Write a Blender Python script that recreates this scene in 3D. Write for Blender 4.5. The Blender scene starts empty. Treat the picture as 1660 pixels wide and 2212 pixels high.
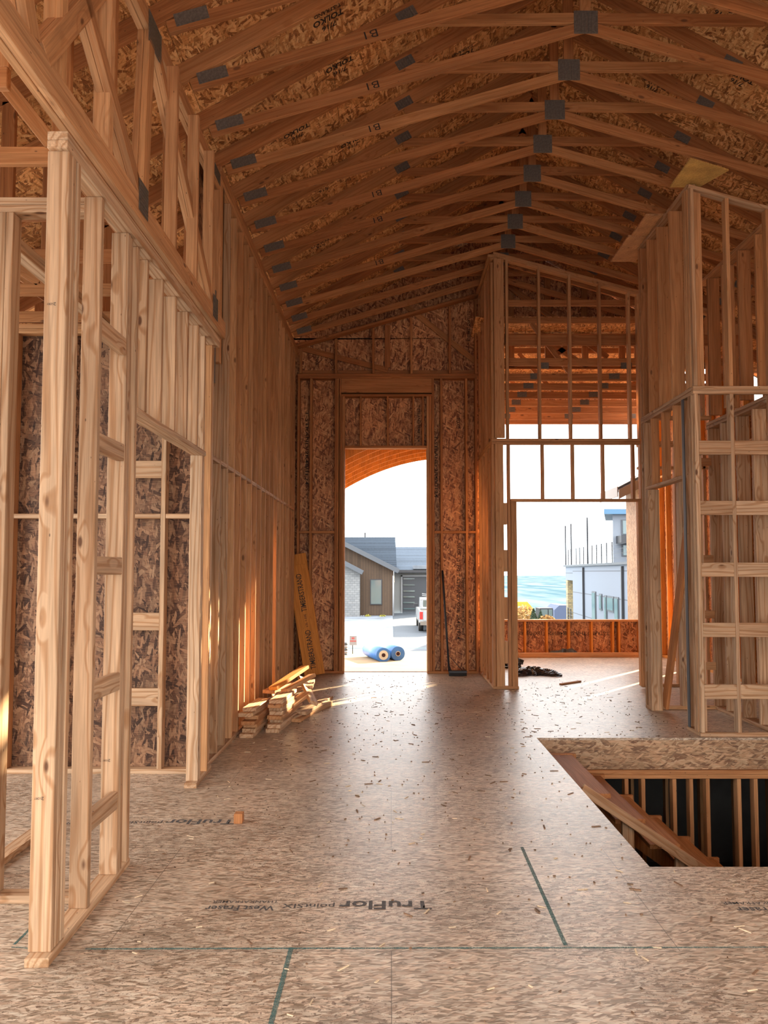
import bpy, bmesh, math, random
from mathutils import Vector, Matrix, Euler
random.seed(7)
C = bpy.context.scene.collection
S = bpy.context.scene
W, H = 1660, 2212
# ---------------- camera ----------------
FPX = 1661.0; TANP = FPX/30000.0
cd = bpy.data.cameras.new('camera'); cam = bpy.data.objects.new('camera', cd); C.objects.link(cam)
cd.sensor_fit = 'VERTICAL'; cd.sensor_height = 36.0; cd.lens = FPX/H*36.0
cam.location = (0, 0, 1.6); cam.rotation_euler = (math.pi/2 + math.atan(TANP), 0, 0)
cd.shift_x = -15.0/H; cd.shift_y = (1235-FPX*TANP-1106)/H
cd.clip_end = 20000; cd.clip_start = 0.05
S.camera = cam
# ---------------- view, world, sun ----------------
S.view_settings.view_transform = 'Standard'; S.view_settings.look = 'None'
S.view_settings.gamma = 1; S.view_settings.use_curve_mapping = False
S.view_settings.exposure = 0.80
wd = bpy.data.worlds.new('sky'); S.world = wd; wd.use_nodes = True
nt = wd.node_tree; nt.nodes.clear()
out = nt.nodes.new('ShaderNodeOutputWorld'); bg = nt.nodes.new('ShaderNodeBackground')
tc = nt.nodes.new('ShaderNodeTexCoord'); sp = nt.nodes.new('ShaderNodeSeparateXYZ'); rp = nt.nodes.new('ShaderNodeValToRGB')
nt.links.new(tc.outputs['Generated'], sp.inputs[0]); nt.links.new(sp.outputs['Z'], rp.inputs[0])
rp.color_ramp.elements[0].position = 0.0; rp.color_ramp.elements[0].color = (0.72, 0.86, 0.93, 1)
rp.color_ramp.elements[1].position = 0.10; rp.color_ramp.elements[1].color = (0.98, 0.97, 0.95, 1)
nt.links.new(rp.outputs[0], bg.inputs[0]); bg.inputs[1].default_value = 3.5
nt.links.new(bg.outputs[0], out.inputs[0])
SAZ = math.radians(39.7); SEL = math.radians(19.5)
sd = Vector((-math.sin(SAZ)*math.cos(SEL), -math.cos(SAZ)*math.cos(SEL), -math.sin(SEL)))
sl = bpy.data.lights.new('sun', 'SUN'); so = bpy.data.objects.new('sun', sl); C.objects.link(so)
sl.energy = 24.0; sl.color = (1.0, 0.80, 0.50); sl.angle = math.radians(0.6)
so.rotation_euler = sd.to_track_quat('-Z', 'Y').to_euler(); so.location = (20, 24, 14)
# daylight through the wide open back of the house
def area(name, loc, target, sx, sy, e, col):
    l = bpy.data.lights.new(name, 'AREA'); o = bpy.data.objects.new(name, l); C.objects.link(o)
    l.shape = 'RECTANGLE'; l.size = sx; l.size_y = sy; l.energy = e; l.color = col
    o.location = loc; o.rotation_euler = (Vector(target)-Vector(loc)).to_track_quat('-Z', 'Y').to_euler()
area('back_opening_daylight', (1.0, -1.9, 1.35), (1.0, 6, 1.0), 8.0, 2.4, 55, (1.0, 0.97, 0.92))
area('left_room_daylight', (-6.2, 2.6, 2.2), (-2, 5, 2.4), 3.0, 3.0, 25, (1.0, 0.95, 0.88))

# ---------------- materials ----------------
def nm(name):
    m = bpy.data.materials.new(name); m.use_nodes = True; t = m.node_tree
    return m, t, t.nodes['Principled BSDF']
def N(t, typ, **k):
    n = t.nodes.new(typ)
    for a, v in k.items(): setattr(n, a, v)
    return n
def plain(name, col, rough=0.7, metal=0.0, noise=0.0, scale=8, bump=0.0):
    m, t, b = nm(name); b.inputs['Base Color'].default_value = (*col, 1)
    b.inputs['Roughness'].default_value = rough; b.inputs['Metallic'].default_value = metal
    if noise:
        tc = N(t, 'ShaderNodeTexCoord'); n = N(t, 'ShaderNodeTexNoise'); n.inputs['Scale'].default_value = scale; n.inputs['Detail'].default_value = 6
        r = N(t, 'ShaderNodeValToRGB'); e = r.color_ramp.elements
        e[0].position = .3; e[1].position = .7
        e[0].color = (*[c*(1-noise) for c in col], 1); e[1].color = (*[min(1, c*(1+noise)) for c in col], 1)
        t.links.new(tc.outputs['Object'], n.inputs['Vector']); t.links.new(n.outputs['Fac'], r.inputs[0]); t.links.new(r.outputs[0], b.inputs['Base Color'])
        if bump:
            bp = N(t, 'ShaderNodeBump'); bp.inputs['Strength'].default_value = bump; bp.inputs['Distance'].default_value = .02
            t.links.new(n.outputs['Fac'], bp.inputs['Height']); t.links.new(bp.outputs[0], b.inputs['Normal'])
    return m
def math_(t, op, a=None, b=None, va=None, vb=None, clamp=False):
    n = N(t, 'ShaderNodeMath', operation=op); n.use_clamp = clamp
    if a is not None: t.links.new(a, n.inputs[0])
    elif va is not None: n.inputs[0].default_value = va
    if b is not None: t.links.new(b, n.inputs[1])
    elif vb is not None: n.inputs[1].default_value = vb
    return n.outputs[0]
def mix(t, f, a, b, mode='MIX'):
    n = N(t, 'ShaderNodeMix', data_type='RGBA', blend_type=mode)
    for s, i in ((f, 0), (a, 6), (b, 7)):
        if hasattr(s, 'type') and hasattr(s, 'is_linked'): t.links.new(s, n.inputs[i])
        elif i == 0: n.inputs[0].default_value = s
        else: n.inputs[i].default_value = (*s, 1) if len(s) == 3 else s
    return n.outputs[2]
def lumber(name, cols, knot=1.0, contrast=1.0):
    """grain along local Z of each board, tint picked per board"""
    m, t, b = nm(name)
    tc = N(t, 'ShaderNodeTexCoord'); oi = N(t, 'ShaderNodeObjectInfo')
    off = N(t, 'ShaderNodeVectorMath', operation='SCALE'); off.inputs[0].default_value = (13.7, 7.9, 31.3)
    t.links.new(oi.outputs['Random'], off.inputs['Scale'])
    ad = N(t, 'ShaderNodeVectorMath', operation='ADD'); t.links.new(tc.outputs['Object'], ad.inputs[0]); t.links.new(off.outputs[0], ad.inputs[1])
    P = ad.outputs[0]
    def mp(sc):
        n = N(t, 'ShaderNodeMapping'); n.inputs['Scale'].default_value = sc; t.links.new(P, n.inputs['Vector']); return n.outputs[0]
    # knots
    vk = N(t, 'ShaderNodeTexVoronoi', feature='F1'); vk.inputs['Scale'].default_value = 1.0; t.links.new(mp((6.5, 6.5, 2.6)), vk.inputs['Vector'])
    kd = vk.outputs['Distance']
    kmask = N(t, 'ShaderNodeMapRange'); kmask.inputs[1].default_value = .055; kmask.inputs[2].default_value = .10; kmask.inputs[3].default_value = .85*knot; kmask.inputs[4].default_value = 0
    t.links.new(kd, kmask.inputs[0])
    khalo = N(t, 'ShaderNodeMapRange'); khalo.inputs[1].default_value = .08; khalo.inputs[2].default_value = .32; khalo.inputs[3].default_value = 1; khalo.inputs[4].default_value = 0
    t.links.new(kd, khalo.inputs[0])
    # growth rings
    nz = N(t, 'ShaderNodeTexNoise'); nz.inputs['Scale'].default_value = 1; nz.inputs['Detail'].default_value = 2; t.links.new(mp((7, 7, .55)), nz.inputs['Vector'])
    sx = N(t, 'ShaderNodeSeparateXYZ'); t.links.new(P, sx.inputs[0])
    ring = math_(t, 'ADD', math_(t, 'MULTIPLY', nz.outputs['Fac'], vb=9.0), math_(t, 'MULTIPLY', math_(t, 'ADD', sx.outputs['X'], math_(t, 'MULTIPLY', sx.outputs['Y'], vb=.8)), vb=42.0))
    ring = math_(t, 'ADD', ring, math_(t, 'MULTIPLY', khalo.outputs[0], vb=2.2))
    sn = math_(t, 'SINE', math_(t, 'MULTIPLY', ring, vb=3.1))
    rg = N(t, 'ShaderNodeMapRange'); rg.inputs[1].default_value = .1; rg.inputs[2].default_value = 1; rg.inputs[3].default_value = 0; rg.inputs[4].default_value = 1; t.links.new(sn, rg.inputs[0])
    fn = N(t, 'ShaderNodeTexNoise'); fn.inputs['Scale'].default_value = 1; fn.inputs['Detail'].default_value = 5; t.links.new(mp((130, 130, 4)), fn.inputs['Vector'])
    cn = N(t, 'ShaderNodeTexNoise'); cn.inputs['Scale'].default_value = 1; cn.inputs['Detail'].default_value = 3; t.links.new(mp((9, 9, 1.0)), cn.inputs['Vector'])
    tr = N(t, 'ShaderNodeValToRGB'); tr.color_ramp.interpolation = 'LINEAR'
    e = tr.color_ramp.elements
    e[0].position = 0; e[0].color = (*cols[0], 1); e[1].position = 1; e[1].color = (*cols[-1], 1)
    for i, c in enumerate(cols[1:-1]):
        q = e.new((i+1)/(len(cols)-1)); q.color = (*c, 1)
    t.links.new(oi.outputs['Random'], tr.inputs[0])
    base = tr.outputs[0]
    dark = mix(t, 1.0, base, (.70, .55, .42), 'MULTIPLY')
    c1 = mix(t, math_(t, 'MULTIPLY', rg.outputs[0], vb=.55*contrast), base, dark)
    f2 = N(t, 'ShaderNodeMapRange'); f2.inputs[1].default_value = .35; f2.inputs[2].default_value = .7; f2.inputs[3].default_value = .80; f2.inputs[4].default_value = 1.12; t.links.new(fn.outputs['Fac'], f2.inputs[0])
    f3 = N(t, 'ShaderNodeMapRange'); f3.inputs[1].default_value = .3; f3.inputs[2].default_value = .7; f3.inputs[3].default_value = .80; f3.inputs[4].default_value = 1.14; t.links.new(cn.outputs['Fac'], f3.inputs[0])
    gg = math_(t, 'MULTIPLY', f2.outputs[0], f3.outputs[0])
    vm = N(t, 'ShaderNodeVectorMath', operation='SCALE'); t.links.new(c1, vm.inputs[0]); t.links.new(gg, vm.inputs['Scale'])
    c2 = mix(t, kmask.outputs[0], vm.outputs[0], (.10, .04, .018))
    # nail heads
    vn = N(t, 'ShaderNodeTexVoronoi', feature='F1'); vn.inputs['Scale'].default_value = 1.0; t.links.new(mp((17, 17, 7)), vn.inputs['Vector'])
    nmk = N(t, 'ShaderNodeMapRange'); nmk.inputs[1].default_value = .045; nmk.inputs[2].default_value = .06; nmk.inputs[3].default_value = .7; nmk.inputs[4].default_value = 0; t.links.new(vn.outputs['Distance'], nmk.inputs[0])
    c3 = mix(t, nmk.outputs[0], c2, (.06, .03, .02))
    t.links.new(c3, b.inputs['Base Color']); b.inputs['Roughness'].default_value = .72
    b.inputs['Specular IOR Level'].default_value = .25
    bp = N(t, 'ShaderNodeBump'); bp.inputs['Strength'].default_value = .25; bp.inputs['Distance'].default_value = .002
    t.links.new(fn.outputs['Fac'], bp.inputs['Height']); t.links.new(bp.outputs[0], b.inputs['Normal'])
    return m
def osb(name, dark, mid, light, dirt=0.0, seams=False, spread=1.0, along=0.0, gloss=.6, scale=1.0, bump=.35):
    """oriented strand board, strands laid out in UV metres"""
    m, t, b = nm(name); uv = N(t, 'ShaderNodeUVMap')
    U = uv.outputs[0]
    wn = N(t, 'ShaderNodeTexNoise'); wn.noise_dimensions = '2D'; wn.inputs['Scale'].default_value = 3; t.links.new(U, wn.inputs['Vector'])
    val = None; tint = None; hgt = None
    angs = [0, 38, -27, 14, -52, 75, -9]
    for i, a in enumerate(angs):
        mpn = N(t, 'ShaderNodeMapping'); mpn.vector_type = 'TEXTURE'
        mpn.inputs['Rotation'].default_value = (0, 0, math.radians(along+a*spread)); mpn.inputs['Location'].default_value = (3.1*i+.37, 1.7*i, 0)
        k = (1.0, .8, 1.2, .7, .95, .75, .6)[i]/scale
        mpn.inputs['Scale'].default_value = (.105*k, .021*k, 1)
        t.links.new(U, mpn.inputs['Vector'])
        v = N(t, 'ShaderNodeTexVoronoi', voronoi_dimensions='2D', feature='F1'); v.inputs['Scale'].default_value = 1; v.inputs['Randomness'].default_value = 1
        t.links.new(mpn.outputs[0], v.inputs['Vector'])
        s = N(t, 'ShaderNodeSeparateColor'); t.links.new(v.outputs['Color'], s.inputs[0])
        edge = N(t, 'ShaderNodeMapRange'); edge.inputs[1].default_value = .35; edge.inputs[2].default_value = .75; edge.inputs[3].default_value = 1; edge.inputs[4].default_value = .55; t.links.new(v.outputs['Distance'], edge.inputs[0])
        vi = math_(t, 'MULTIPLY', s.outputs[0], edge.outputs[0])
        if val is None: val = vi; tint = s.outputs[2]
        else:
            msk = math_(t, 'MULTIPLY', math_(t, 'GREATER_THAN', s.outputs[1], vb=.62), math_(t, 'LESS_THAN', v.outputs['Distance'], vb=.5))
            mx = N(t, 'ShaderNodeMix'); t.links.new(msk, mx.inputs[0]); t.links.new(val, mx.inputs[2]); t.links.new(vi, mx.inputs[3]); val = mx.outputs[0]
            m2 = N(t, 'ShaderNodeMix'); t.links.new(msk, m2.inputs[0]); t.links.new(tint, m2.inputs[2]); t.links.new(s.outputs[2], m2.inputs[3]); tint = m2.outputs[0]
    # fine wood fibre
    mf = N(t, 'ShaderNodeMapping'); mf.inputs['Scale'].default_value = (14, 160, 1); mf.inputs['Rotation'].default_value = (0, 0, math.radians(-along)); t.links.new(U, mf.inputs['Vector'])
    fb = N(t, 'ShaderNodeTexNoise'); fb.noise_dimensions = '2D'; fb.inputs['Scale'].default_value = 1; fb.inputs['Detail'].default_value = 4; t.links.new(mf.outputs[0], fb.inputs['Vector'])
    v2 = math_(t, 'ADD', math_(t, 'MULTIPLY', val, vb=.8), math_(t, 'MULTIPLY', math_(t, 'SUBTRACT', fb.outputs['Fac'], vb=.5), vb=.75))
    r = N(t, 'ShaderNodeValToRGB'); e = r.color_ramp.elements
    e[0].position = .02; e[0].color = (*dark, 1); e[1].position = .85; e[1].color = (*light, 1); q = e.new(.34); q.color = (*mid, 1)
    t.links.new(v2, r.inputs[0]); col = r.outputs[0]
    col = mix(t, math_(t, 'MULTIPLY', tint, vb=.35), col, mix(t, 1.0, col, (1.1, .72, .55), 'MULTIPLY'))
    # long thin bright slivers
    ms = N(t, 'ShaderNodeMapping'); ms.vector_type = 'TEXTURE'; ms.inputs['Rotation'].default_value = (0, 0, math.radians(along+21)); ms.inputs['Scale'].default_value = (.06, .006, 1); t.links.new(U, ms.inputs['Vector'])
    vs = N(t, 'ShaderNodeTexVoronoi', voronoi_dimensions='2D', feature='F1'); vs.inputs['Scale'].default_value = 1; t.links.new(ms.outputs[0], vs.inputs['Vector'])
    ss = N(t, 'ShaderNodeSeparateColor'); t.links.new(vs.outputs['Color'], ss.inputs[0])
    sm = math_(t, 'MULTIPLY', math_(t, 'GREATER_THAN', ss.outputs[0], vb=.93), math_(t, 'LESS_THAN', vs.outputs['Distance'], vb=.3))
    col = mix(t, math_(t, 'MULTIPLY', sm, vb=.7), col, tuple(min(1, c*1.25) for c in light))
    dk = math_(t, 'MULTIPLY', math_(t, 'LESS_THAN', ss.outputs[0], vb=.07), math_(t, 'LESS_THAN', vs.outputs['Distance'], vb=.3))
    col = mix(t, math_(t, 'MULTIPLY', dk, vb=.75), col, tuple(c*.35 for c in dark))
    big = N(t, 'ShaderNodeTexNoise'); big.noise_dimensions = '2D'; big.inputs['Scale'].default_value = 1.3; big.inputs['Detail'].default_value = 5; t.links.new(U, big.inputs['Vector'])
    bg_ = N(t, 'ShaderNodeMapRange'); bg_.inputs[1].default_value = .3; bg_.inputs[2].default_value = .7; bg_.inputs[3].default_value = .82; bg_.inputs[4].default_value = 1.1; t.links.new(big.outputs['Fac'], bg_.inputs[0])
    vm = N(t, 'ShaderNodeVectorMath', operation='SCALE'); t.links.new(col, vm.inputs[0]); t.links.new(bg_.outputs[0], vm.inputs['Scale']); col = vm.outputs[0]
    if dirt:
        for sc, th, am in ((26, .10, .75), (9, .07, .7), (60, .13, .6)):
            dv = N(t, 'ShaderNodeTexVoronoi', voronoi_dimensions='2D', feature='F1'); dv.inputs['Scale'].default_value = sc
            wo = N(t, 'ShaderNodeVectorMath', operation='ADD'); t.links.new(U, wo.inputs[0])
            wsc = N(t, 'ShaderNodeTexNoise'); wsc.inputs['Scale'].default_value = sc*2; t.links.new(U, wsc.inputs['Vector'])
            w2 = N(t, 'ShaderNodeVectorMath', operation='SCALE'); w2.inputs['Scale'].default_value = .5/sc; t.links.new(wsc.outputs['Color'], w2.inputs[0]); t.links.new(w2.outputs[0], wo.inputs[1])
            t.links.new(wo.outputs[0], dv.inputs['Vector'])
            dn = N(t, 'ShaderNodeTexNoise'); dn.noise_dimensions = '2D'; dn.inputs['Scale'].default_value = 1.1; t.links.new(U, dn.inputs['Vector'])
            mm = math_(t, 'MULTIPLY', math_(t, 'LESS_THAN', dv.outputs['Distance'], vb=th), math_(t, 'GREATER_THAN', dn.outputs['Fac'], vb=.47))
            col = mix(t, math_(t, 'MULTIPLY', mm, vb=am*dirt), col, (.09, .05, .035))
    if seams:
        sx = N(t, 'ShaderNodeSeparateXYZ'); t.links.new(U, sx.inputs[0])
        fy = math_(t, 'FRACT', math_(t, 'DIVIDE', math_(t, 'ADD', sx.outputs[1], vb=-4.56+12.2), vb=1.22))
        ln = math_(t, 'LESS_THAN', fy, vb=.0035)
        row = math_(t, 'FLOOR', math_(t, 'DIVIDE', math_(t, 'ADD', sx.outputs[1], vb=-4.56+12.2), vb=1.22))
        fx = math_(t, 'FRACT', math_(t, 'DIVIDE', math_(t, 'ADD', sx.outputs[0], math_(t, 'MULTIPLY', row, vb=1.22)), vb=2.44))
        ln2 = math_(t, 'LESS_THAN', fx, vb=.0016)
        col = mix(t, math_(t, 'MULTIPLY', math_(t, 'MAXIMUM', ln, ln2), vb=.65), col, (.06, .045, .035))
    t.links.new(col, b.inputs['Base Color']); b.inputs['Roughness'].default_value = gloss
    b.inputs['Specular IOR Level'].default_value = .35
    if bump:
        bp = N(t, 'ShaderNodeBump'); bp.inputs['Strength'].default_value = bump; bp.inputs['Distance'].default_value = .003
        t.links.new(v2, bp.inputs['Height']); t.links.new(bp.outputs[0], b.inputs['Normal'])
    return m
M = {}
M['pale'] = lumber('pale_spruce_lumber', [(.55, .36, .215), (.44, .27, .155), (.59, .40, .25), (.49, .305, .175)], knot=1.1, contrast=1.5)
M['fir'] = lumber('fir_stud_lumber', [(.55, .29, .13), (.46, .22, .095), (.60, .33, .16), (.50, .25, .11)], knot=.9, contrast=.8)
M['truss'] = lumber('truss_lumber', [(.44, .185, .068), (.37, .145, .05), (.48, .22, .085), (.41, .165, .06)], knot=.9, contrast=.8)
M['lvl'] = lumber('engineered_lumber', [(.62, .25, .05), (.64, .27, .06)], knot=0, contrast=.5)
M['yellow'] = lumber('yellow_plywood', [(.62, .40, .12), (.60, .38, .12)], knot=.5, contrast=.5)
M['floor'] = osb('subfloor_strand_board', (.20, .152, .105), (.41, .33, .25), (.65, .565, .445), dirt=.9, seams=True, spread=.42, along=0, gloss=.36, bump=.35, scale=1.2)
M['deck'] = osb('roof_strand_board', (.20, .075, .022), (.56, .27, .09), (.88, .56, .26), spread=1.0, along=90, scale=.58, gloss=.6)
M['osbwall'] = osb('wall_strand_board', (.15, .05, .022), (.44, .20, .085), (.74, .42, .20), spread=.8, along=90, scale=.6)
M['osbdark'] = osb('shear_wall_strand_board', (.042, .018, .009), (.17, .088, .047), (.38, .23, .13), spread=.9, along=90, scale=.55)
M['rim'] = osb('rim_strand_board', (.17, .10, .06), (.36, .24, .14), (.55, .40, .26), spread=.5, along=0, scale=.75)
M['plate'] = plain('galvanised_steel', (.15, .13, .11), .5, .25, .25, 60)
M['ink'] = plain('printed_ink', (.035, .03, .03), .8)
M['inkfade'] = plain('faded_printed_ink', (.075, .07, .068), .8, 0, .5, 60)
M['inkb'] = plain('dark_stamp_ink', (.02, .012, .008), .8)
M['black'] = plain('black_plastic_sheet', (.012, .013, .016), .22)
M['grayplastic'] = plain('grey_plastic_sheet', (.045, .045, .045), .3)
M['conc'] = plain('concrete', (.14, .13, .12), .9, 0, .15, 3)
M['drive'] = plain('driveway_concrete', (.055, .068, .085), .9, 0, .08, 1)
M['road'] = plain('asphalt', (.09, .095, .10), .9, 0, .1, 2)
M['dirt'] = plain('dirt', (.20, .135, .068), .95, 0, .35, 1.5, .4)
M['snow'] = plain('snow', (.15, .175, .21), .8, 0, .35, .8, .3)
M['hill'] = plain('hillside_ground', (.12, .12, .10), .95, 0, .3, .2)
M['white'] = plain('white_paint', (.24, .25, .265), .6)
M['siding'] = plain('pale_grey_siding', (.15, .175, .215), .8, 0, .05, 1)
M['sidewhite'] = plain('white_stucco', (.21, .22, .22), .9, 0, .05, 1)
M['dk'] = plain('dark_metal', (.018, .02, .026), .5)
M['dkgrey'] = plain('dark_grey_panel', (.030, .036, .045), .5)
M['fascia'] = plain('grey_fascia', (.06, .07, .085), .6)
M['bluepl'] = plain('blue_wrap', (.04, .17, .48), .35, 0, .15, 6)
M['foam'] = plain('roll_core', (.5, .5, .42), .9)
M['core'] = plain('dark_red_core', (.03, .008, .008), .9)
M['excav'] = plain('yellow_paint', (.45, .30, .02), .5, 0, .1, 3)
M['truckw'] = plain('white_truck_paint', (.26, .28, .30), .3)
M['red'] = plain('red_lamp', (.5, .02, .02), .3)
M['rubber'] = plain('rubber', (.012, .012, .012), .8)
M['pine'] = plain('evergreen_needles', (.03, .055, .035), .9, 0, .5, 6)
M['bush'] = plain('autumn_leaves', (.30, .19, .07), .9, 0, .5, 6)
M['shrub'] = plain('yellow_green_leaves', (.28, .26, .04), .9, 0, .5, 6)
M['chalk'] = None
def glassmat(name, col):
    m, t, b = nm(name); b.inputs['Base Color'].default_value = (*col, 1); b.inputs['Roughness'].default_value = .08; b.inputs['Metallic'].default_value = .0; b.inputs['Specular IOR Level'].default_value = .8
    return m
M['glass'] = glassmat('window_glass', (.07, .11, .12))
def chalk():
    m, t, b = nm('teal_chalk'); b.inputs['Base Color'].default_value = (.045, .19, .19, 1); b.inputs['Roughness'].default_value = .95
    tc = N(t, 'ShaderNodeTexCoord'); n = N(t, 'ShaderNodeTexNoise'); n.inputs['Scale'].default_value = 160; n.inputs['Detail'].default_value = 6
    t.links.new(tc.outputs['Object'], n.inputs['Vector'])
    r = N(t, 'ShaderNodeMapRange'); r.inputs[1].default_value = .30; r.inputs[2].default_value = .75; r.inputs[3].default_value = 0; r.inputs[4].default_value = .75
    t.links.new(n.outputs['Fac'], r.inputs[0]); t.links.new(r.outputs[0], b.inputs['Alpha']); return m
M['chalk'] = chalk()
def striped(name, c1, c2, sc, axis='Z', rough=.8, thr=.12, noisemix=0.0):
    """bands (siding laps, shingle courses, boards) along one object axis"""
    m, t, b = nm(name); tc = N(t, 'ShaderNodeTexCoord'); s = N(t, 'ShaderNodeSeparateXYZ'); t.links.new(tc.outputs['Object'], s.inputs[0])
    f = math_(t, 'FRACT', math_(t, 'MULTIPLY', s.outputs[axis], vb=sc)); msk = math_(t, 'LESS_THAN', f, vb=thr)
    row = math_(t, 'FLOOR', math_(t, 'MULTIPLY', s.outputs[axis], vb=sc))
    wn = N(t, 'ShaderNodeTexWhiteNoise', noise_dimensions='1D'); t.links.new(row, wn.inputs['W'])
    n = N(t, 'ShaderNodeTexNoise'); n.inputs['Scale'].default_value = 7; n.inputs['Detail'].default_value = 8; t.links.new(tc.outputs['Object'], n.inputs['Vector'])
    v = math_(t, 'ADD', math_(t, 'MULTIPLY', wn.outputs['Value'], vb=noisemix), math_(t, 'MULTIPLY', n.outputs['Fac'], vb=noisemix))
    base = mix(t, v, c1, tuple(min(1, x*1.9) for x in c1))
    t.links.new(mix(t, msk, base, c2), b.inputs['Base Color']); b.inputs['Roughness'].default_value = rough
    return m
M['woodsiding'] = striped('stained_board_siding', (.036, .022, .013), (.016, .010, .007), 5.2, 'X', .8, .07, .9)
M['shingle'] = striped('asphalt_shingles', (.038, .052, .072), (.026, .035, .048), 15, 'Z', .95, .2, .8)
M['lapsiding'] = striped('panel_siding', (.145, .17, .215), (.065, .073, .09), .65, 'Z', .8, .035, .05)
def brickmat(name, c1, c2, mort, sc):
    m, t, b = nm(name); tc = N(t, 'ShaderNodeTexCoord'); br = N(t, 'ShaderNodeTexBrick'); mp_ = N(t, 'ShaderNodeMapping'); mp_.inputs['Rotation'].default_value = (math.pi/2, 0, 0)
    t.links.new(tc.outputs['Object'], mp_.inputs['Vector']); t.links.new(mp_.outputs[0], br.inputs['Vector'])
    br.inputs['Scale'].default_value = sc; br.inputs['Color1'].default_value = (*c1, 1); br.inputs['Color2'].default_value = (*c2, 1); br.inputs['Mortar'].default_value = (*mort, 1)
    t.links.new(br.outputs['Color'], b.inputs['Base Color']); b.inputs['Roughness'].default_value = .9; return m
M['stone'] = brickmat('white_stone', (.20, .21, .215), (.15, .16, .17), (.11, .11, .115), 1.6)
M['tanstone'] = brickmat('tan_stone', (.34, .27, .14), (.20, .17, .11), (.12, .10, .08), 1.8)

# ---------------- object helpers ----------------
def empty(name, loc=(0, 0, 0)):
    o = bpy.data.objects.new(name, None); C.objects.link(o); o.location = loc; o.empty_display_size = .1; return o
def tag(o, label=None, cat=None, group=None, kind=None):
    if label: o['label'] = label
    if cat: o['category'] = cat
    if group: o['group'] = group
    if kind: o['kind'] = kind
    return o
def thing(name, loc, label, cat, group=None): return tag(empty(name, loc), label, cat, group)
def struct(name, loc=(0, 0, 0)): return tag(empty(name, loc), kind='structure')
WM = {}          # world position of every empty/part origin (parents are never rotated unless noted)
def link(name, me, mat, mw, parent=None):
    o = bpy.data.objects.new(name, me); C.objects.link(o)
    if mat is not None and not me.materials: me.materials.append(mat)
    if parent is not None:
        o.parent = parent
        pm = WM.get(parent.name, Matrix.Translation(parent.location))
        o.matrix_local = pm.inverted() @ mw
    else: o.matrix_world = mw
    WM[o.name] = mw.copy()
    return o
_cache = {}
def boxmesh(sx, sy, sz, bev=.003):
    """box centred at origin, lightly bevelled, UVs in metres"""
    bm = bmesh.new(); bmesh.ops.create_cube(bm, size=1); bmesh.ops.scale(bm, vec=(sx, sy, sz), verts=bm.verts)
    if bev: bmesh.ops.bevel(bm, geom=bm.edges[:], offset=min(bev, .2*min(sx, sy, sz)), segments=1, affect='EDGES')
    me = bpy.data.meshes.new('box'); bm.to_mesh(me); bm.free(); return me
def uvmap(me, mw=None):
    """planar UV in metres on the dominant axis of each face, in world space"""
    uv = me.uv_layers.new(name='UVMap') if not me.uv_layers else me.uv_layers[0]
    mw = mw or Matrix.Identity(4); r = mw.to_3x3()
    for p in me.polygons:
        n = r @ p.normal; a = max(range(3), key=lambda i: abs(n[i]))
        for li in p.loop_indices:
            c = mw @ me.vertices[me.loops[li].vertex_index].co
            if a == 2:
                k = 1/max(.3, abs(n.z)); uv.data[li].uv = (c.x*(k if abs(n.x) > abs(n.y) else 1), c.y*(k if abs(n.y) > abs(n.x) else 1))
            elif a == 0: uv.data[li].uv = (c.y, c.z)
            else: uv.data[li].uv = (c.x, c.z)
def bx(name, x0, x1, y0, y1, z0, z1, mat, parent=None, bev=.003):
    """axis aligned board; its longest side becomes local Z so that the grain follows it"""
    c = Vector(((x0+x1)/2, (y0+y1)/2, (z0+z1)/2)); d = (abs(x1-x0), abs(y1-y0), abs(z1-z0))
    a = max(range(3), key=lambda i: d[i])
    if a == 2: R = Matrix.Identity(3); s = d
    elif a == 0: R = Matrix(((0, 0, 1), (0, 1, 0), (-1, 0, 0))); s = (d[2], d[1], d[0])
    else: R = Matrix(((1, 0, 0), (0, 0, 1), (0, -1, 0))); s = (d[0], d[2], d[1])
    me = boxmesh(*s, bev=bev); mw = Matrix.Translation(c) @ R.to_4x4()
    return link(name, me, mat, mw, parent)
def panel(name, x0, x1, y0, y1, z0, z1, mat, parent=None):
    c = Vector(((x0+x1)/2, (y0+y1)/2, (z0+z1)/2)); me = boxmesh(abs(x1-x0), abs(y1-y0), abs(z1-z0), 0); mw = Matrix.Translation(c)
    uvmap(me, mw); return link(name, me, mat, mw, parent)
def bar(name, p0, p1, w, t, mat, parent=None, up=(0, 0, 1), bev=.003):
    """board from p0 to p1 (centre line); w measured towards 'up', t across"""
    p0 = Vector(p0); p1 = Vector(p1); z = (p1-p0); L = z.length; z.normalize(); u = Vector(up); u = (u-u.dot(z)*z).normalized(); x = u.cross(z)
    R = Matrix((x, u, z)).transposed()
    return link(name, boxmesh(t, w, L, bev), mat, Matrix.Translation((p0+p1)/2) @ R.to_4x4(), parent)
def poly(name, verts, faces, mat, parent=None, smooth=False, origin=None):
    o = Vector(origin) if origin else sum((Vector(v) for v in verts), Vector())/len(verts)
    me = bpy.data.meshes.new(name); me.from_pydata([tuple(Vector(v)-o) for v in verts], [], faces); me.validate(); me.update()
    mw = Matrix.Translation(o); uvmap(me, mw)
    if smooth:
        for p in me.polygons: p.use_smooth = True
    return link(name, me, mat, mw, parent)
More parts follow.
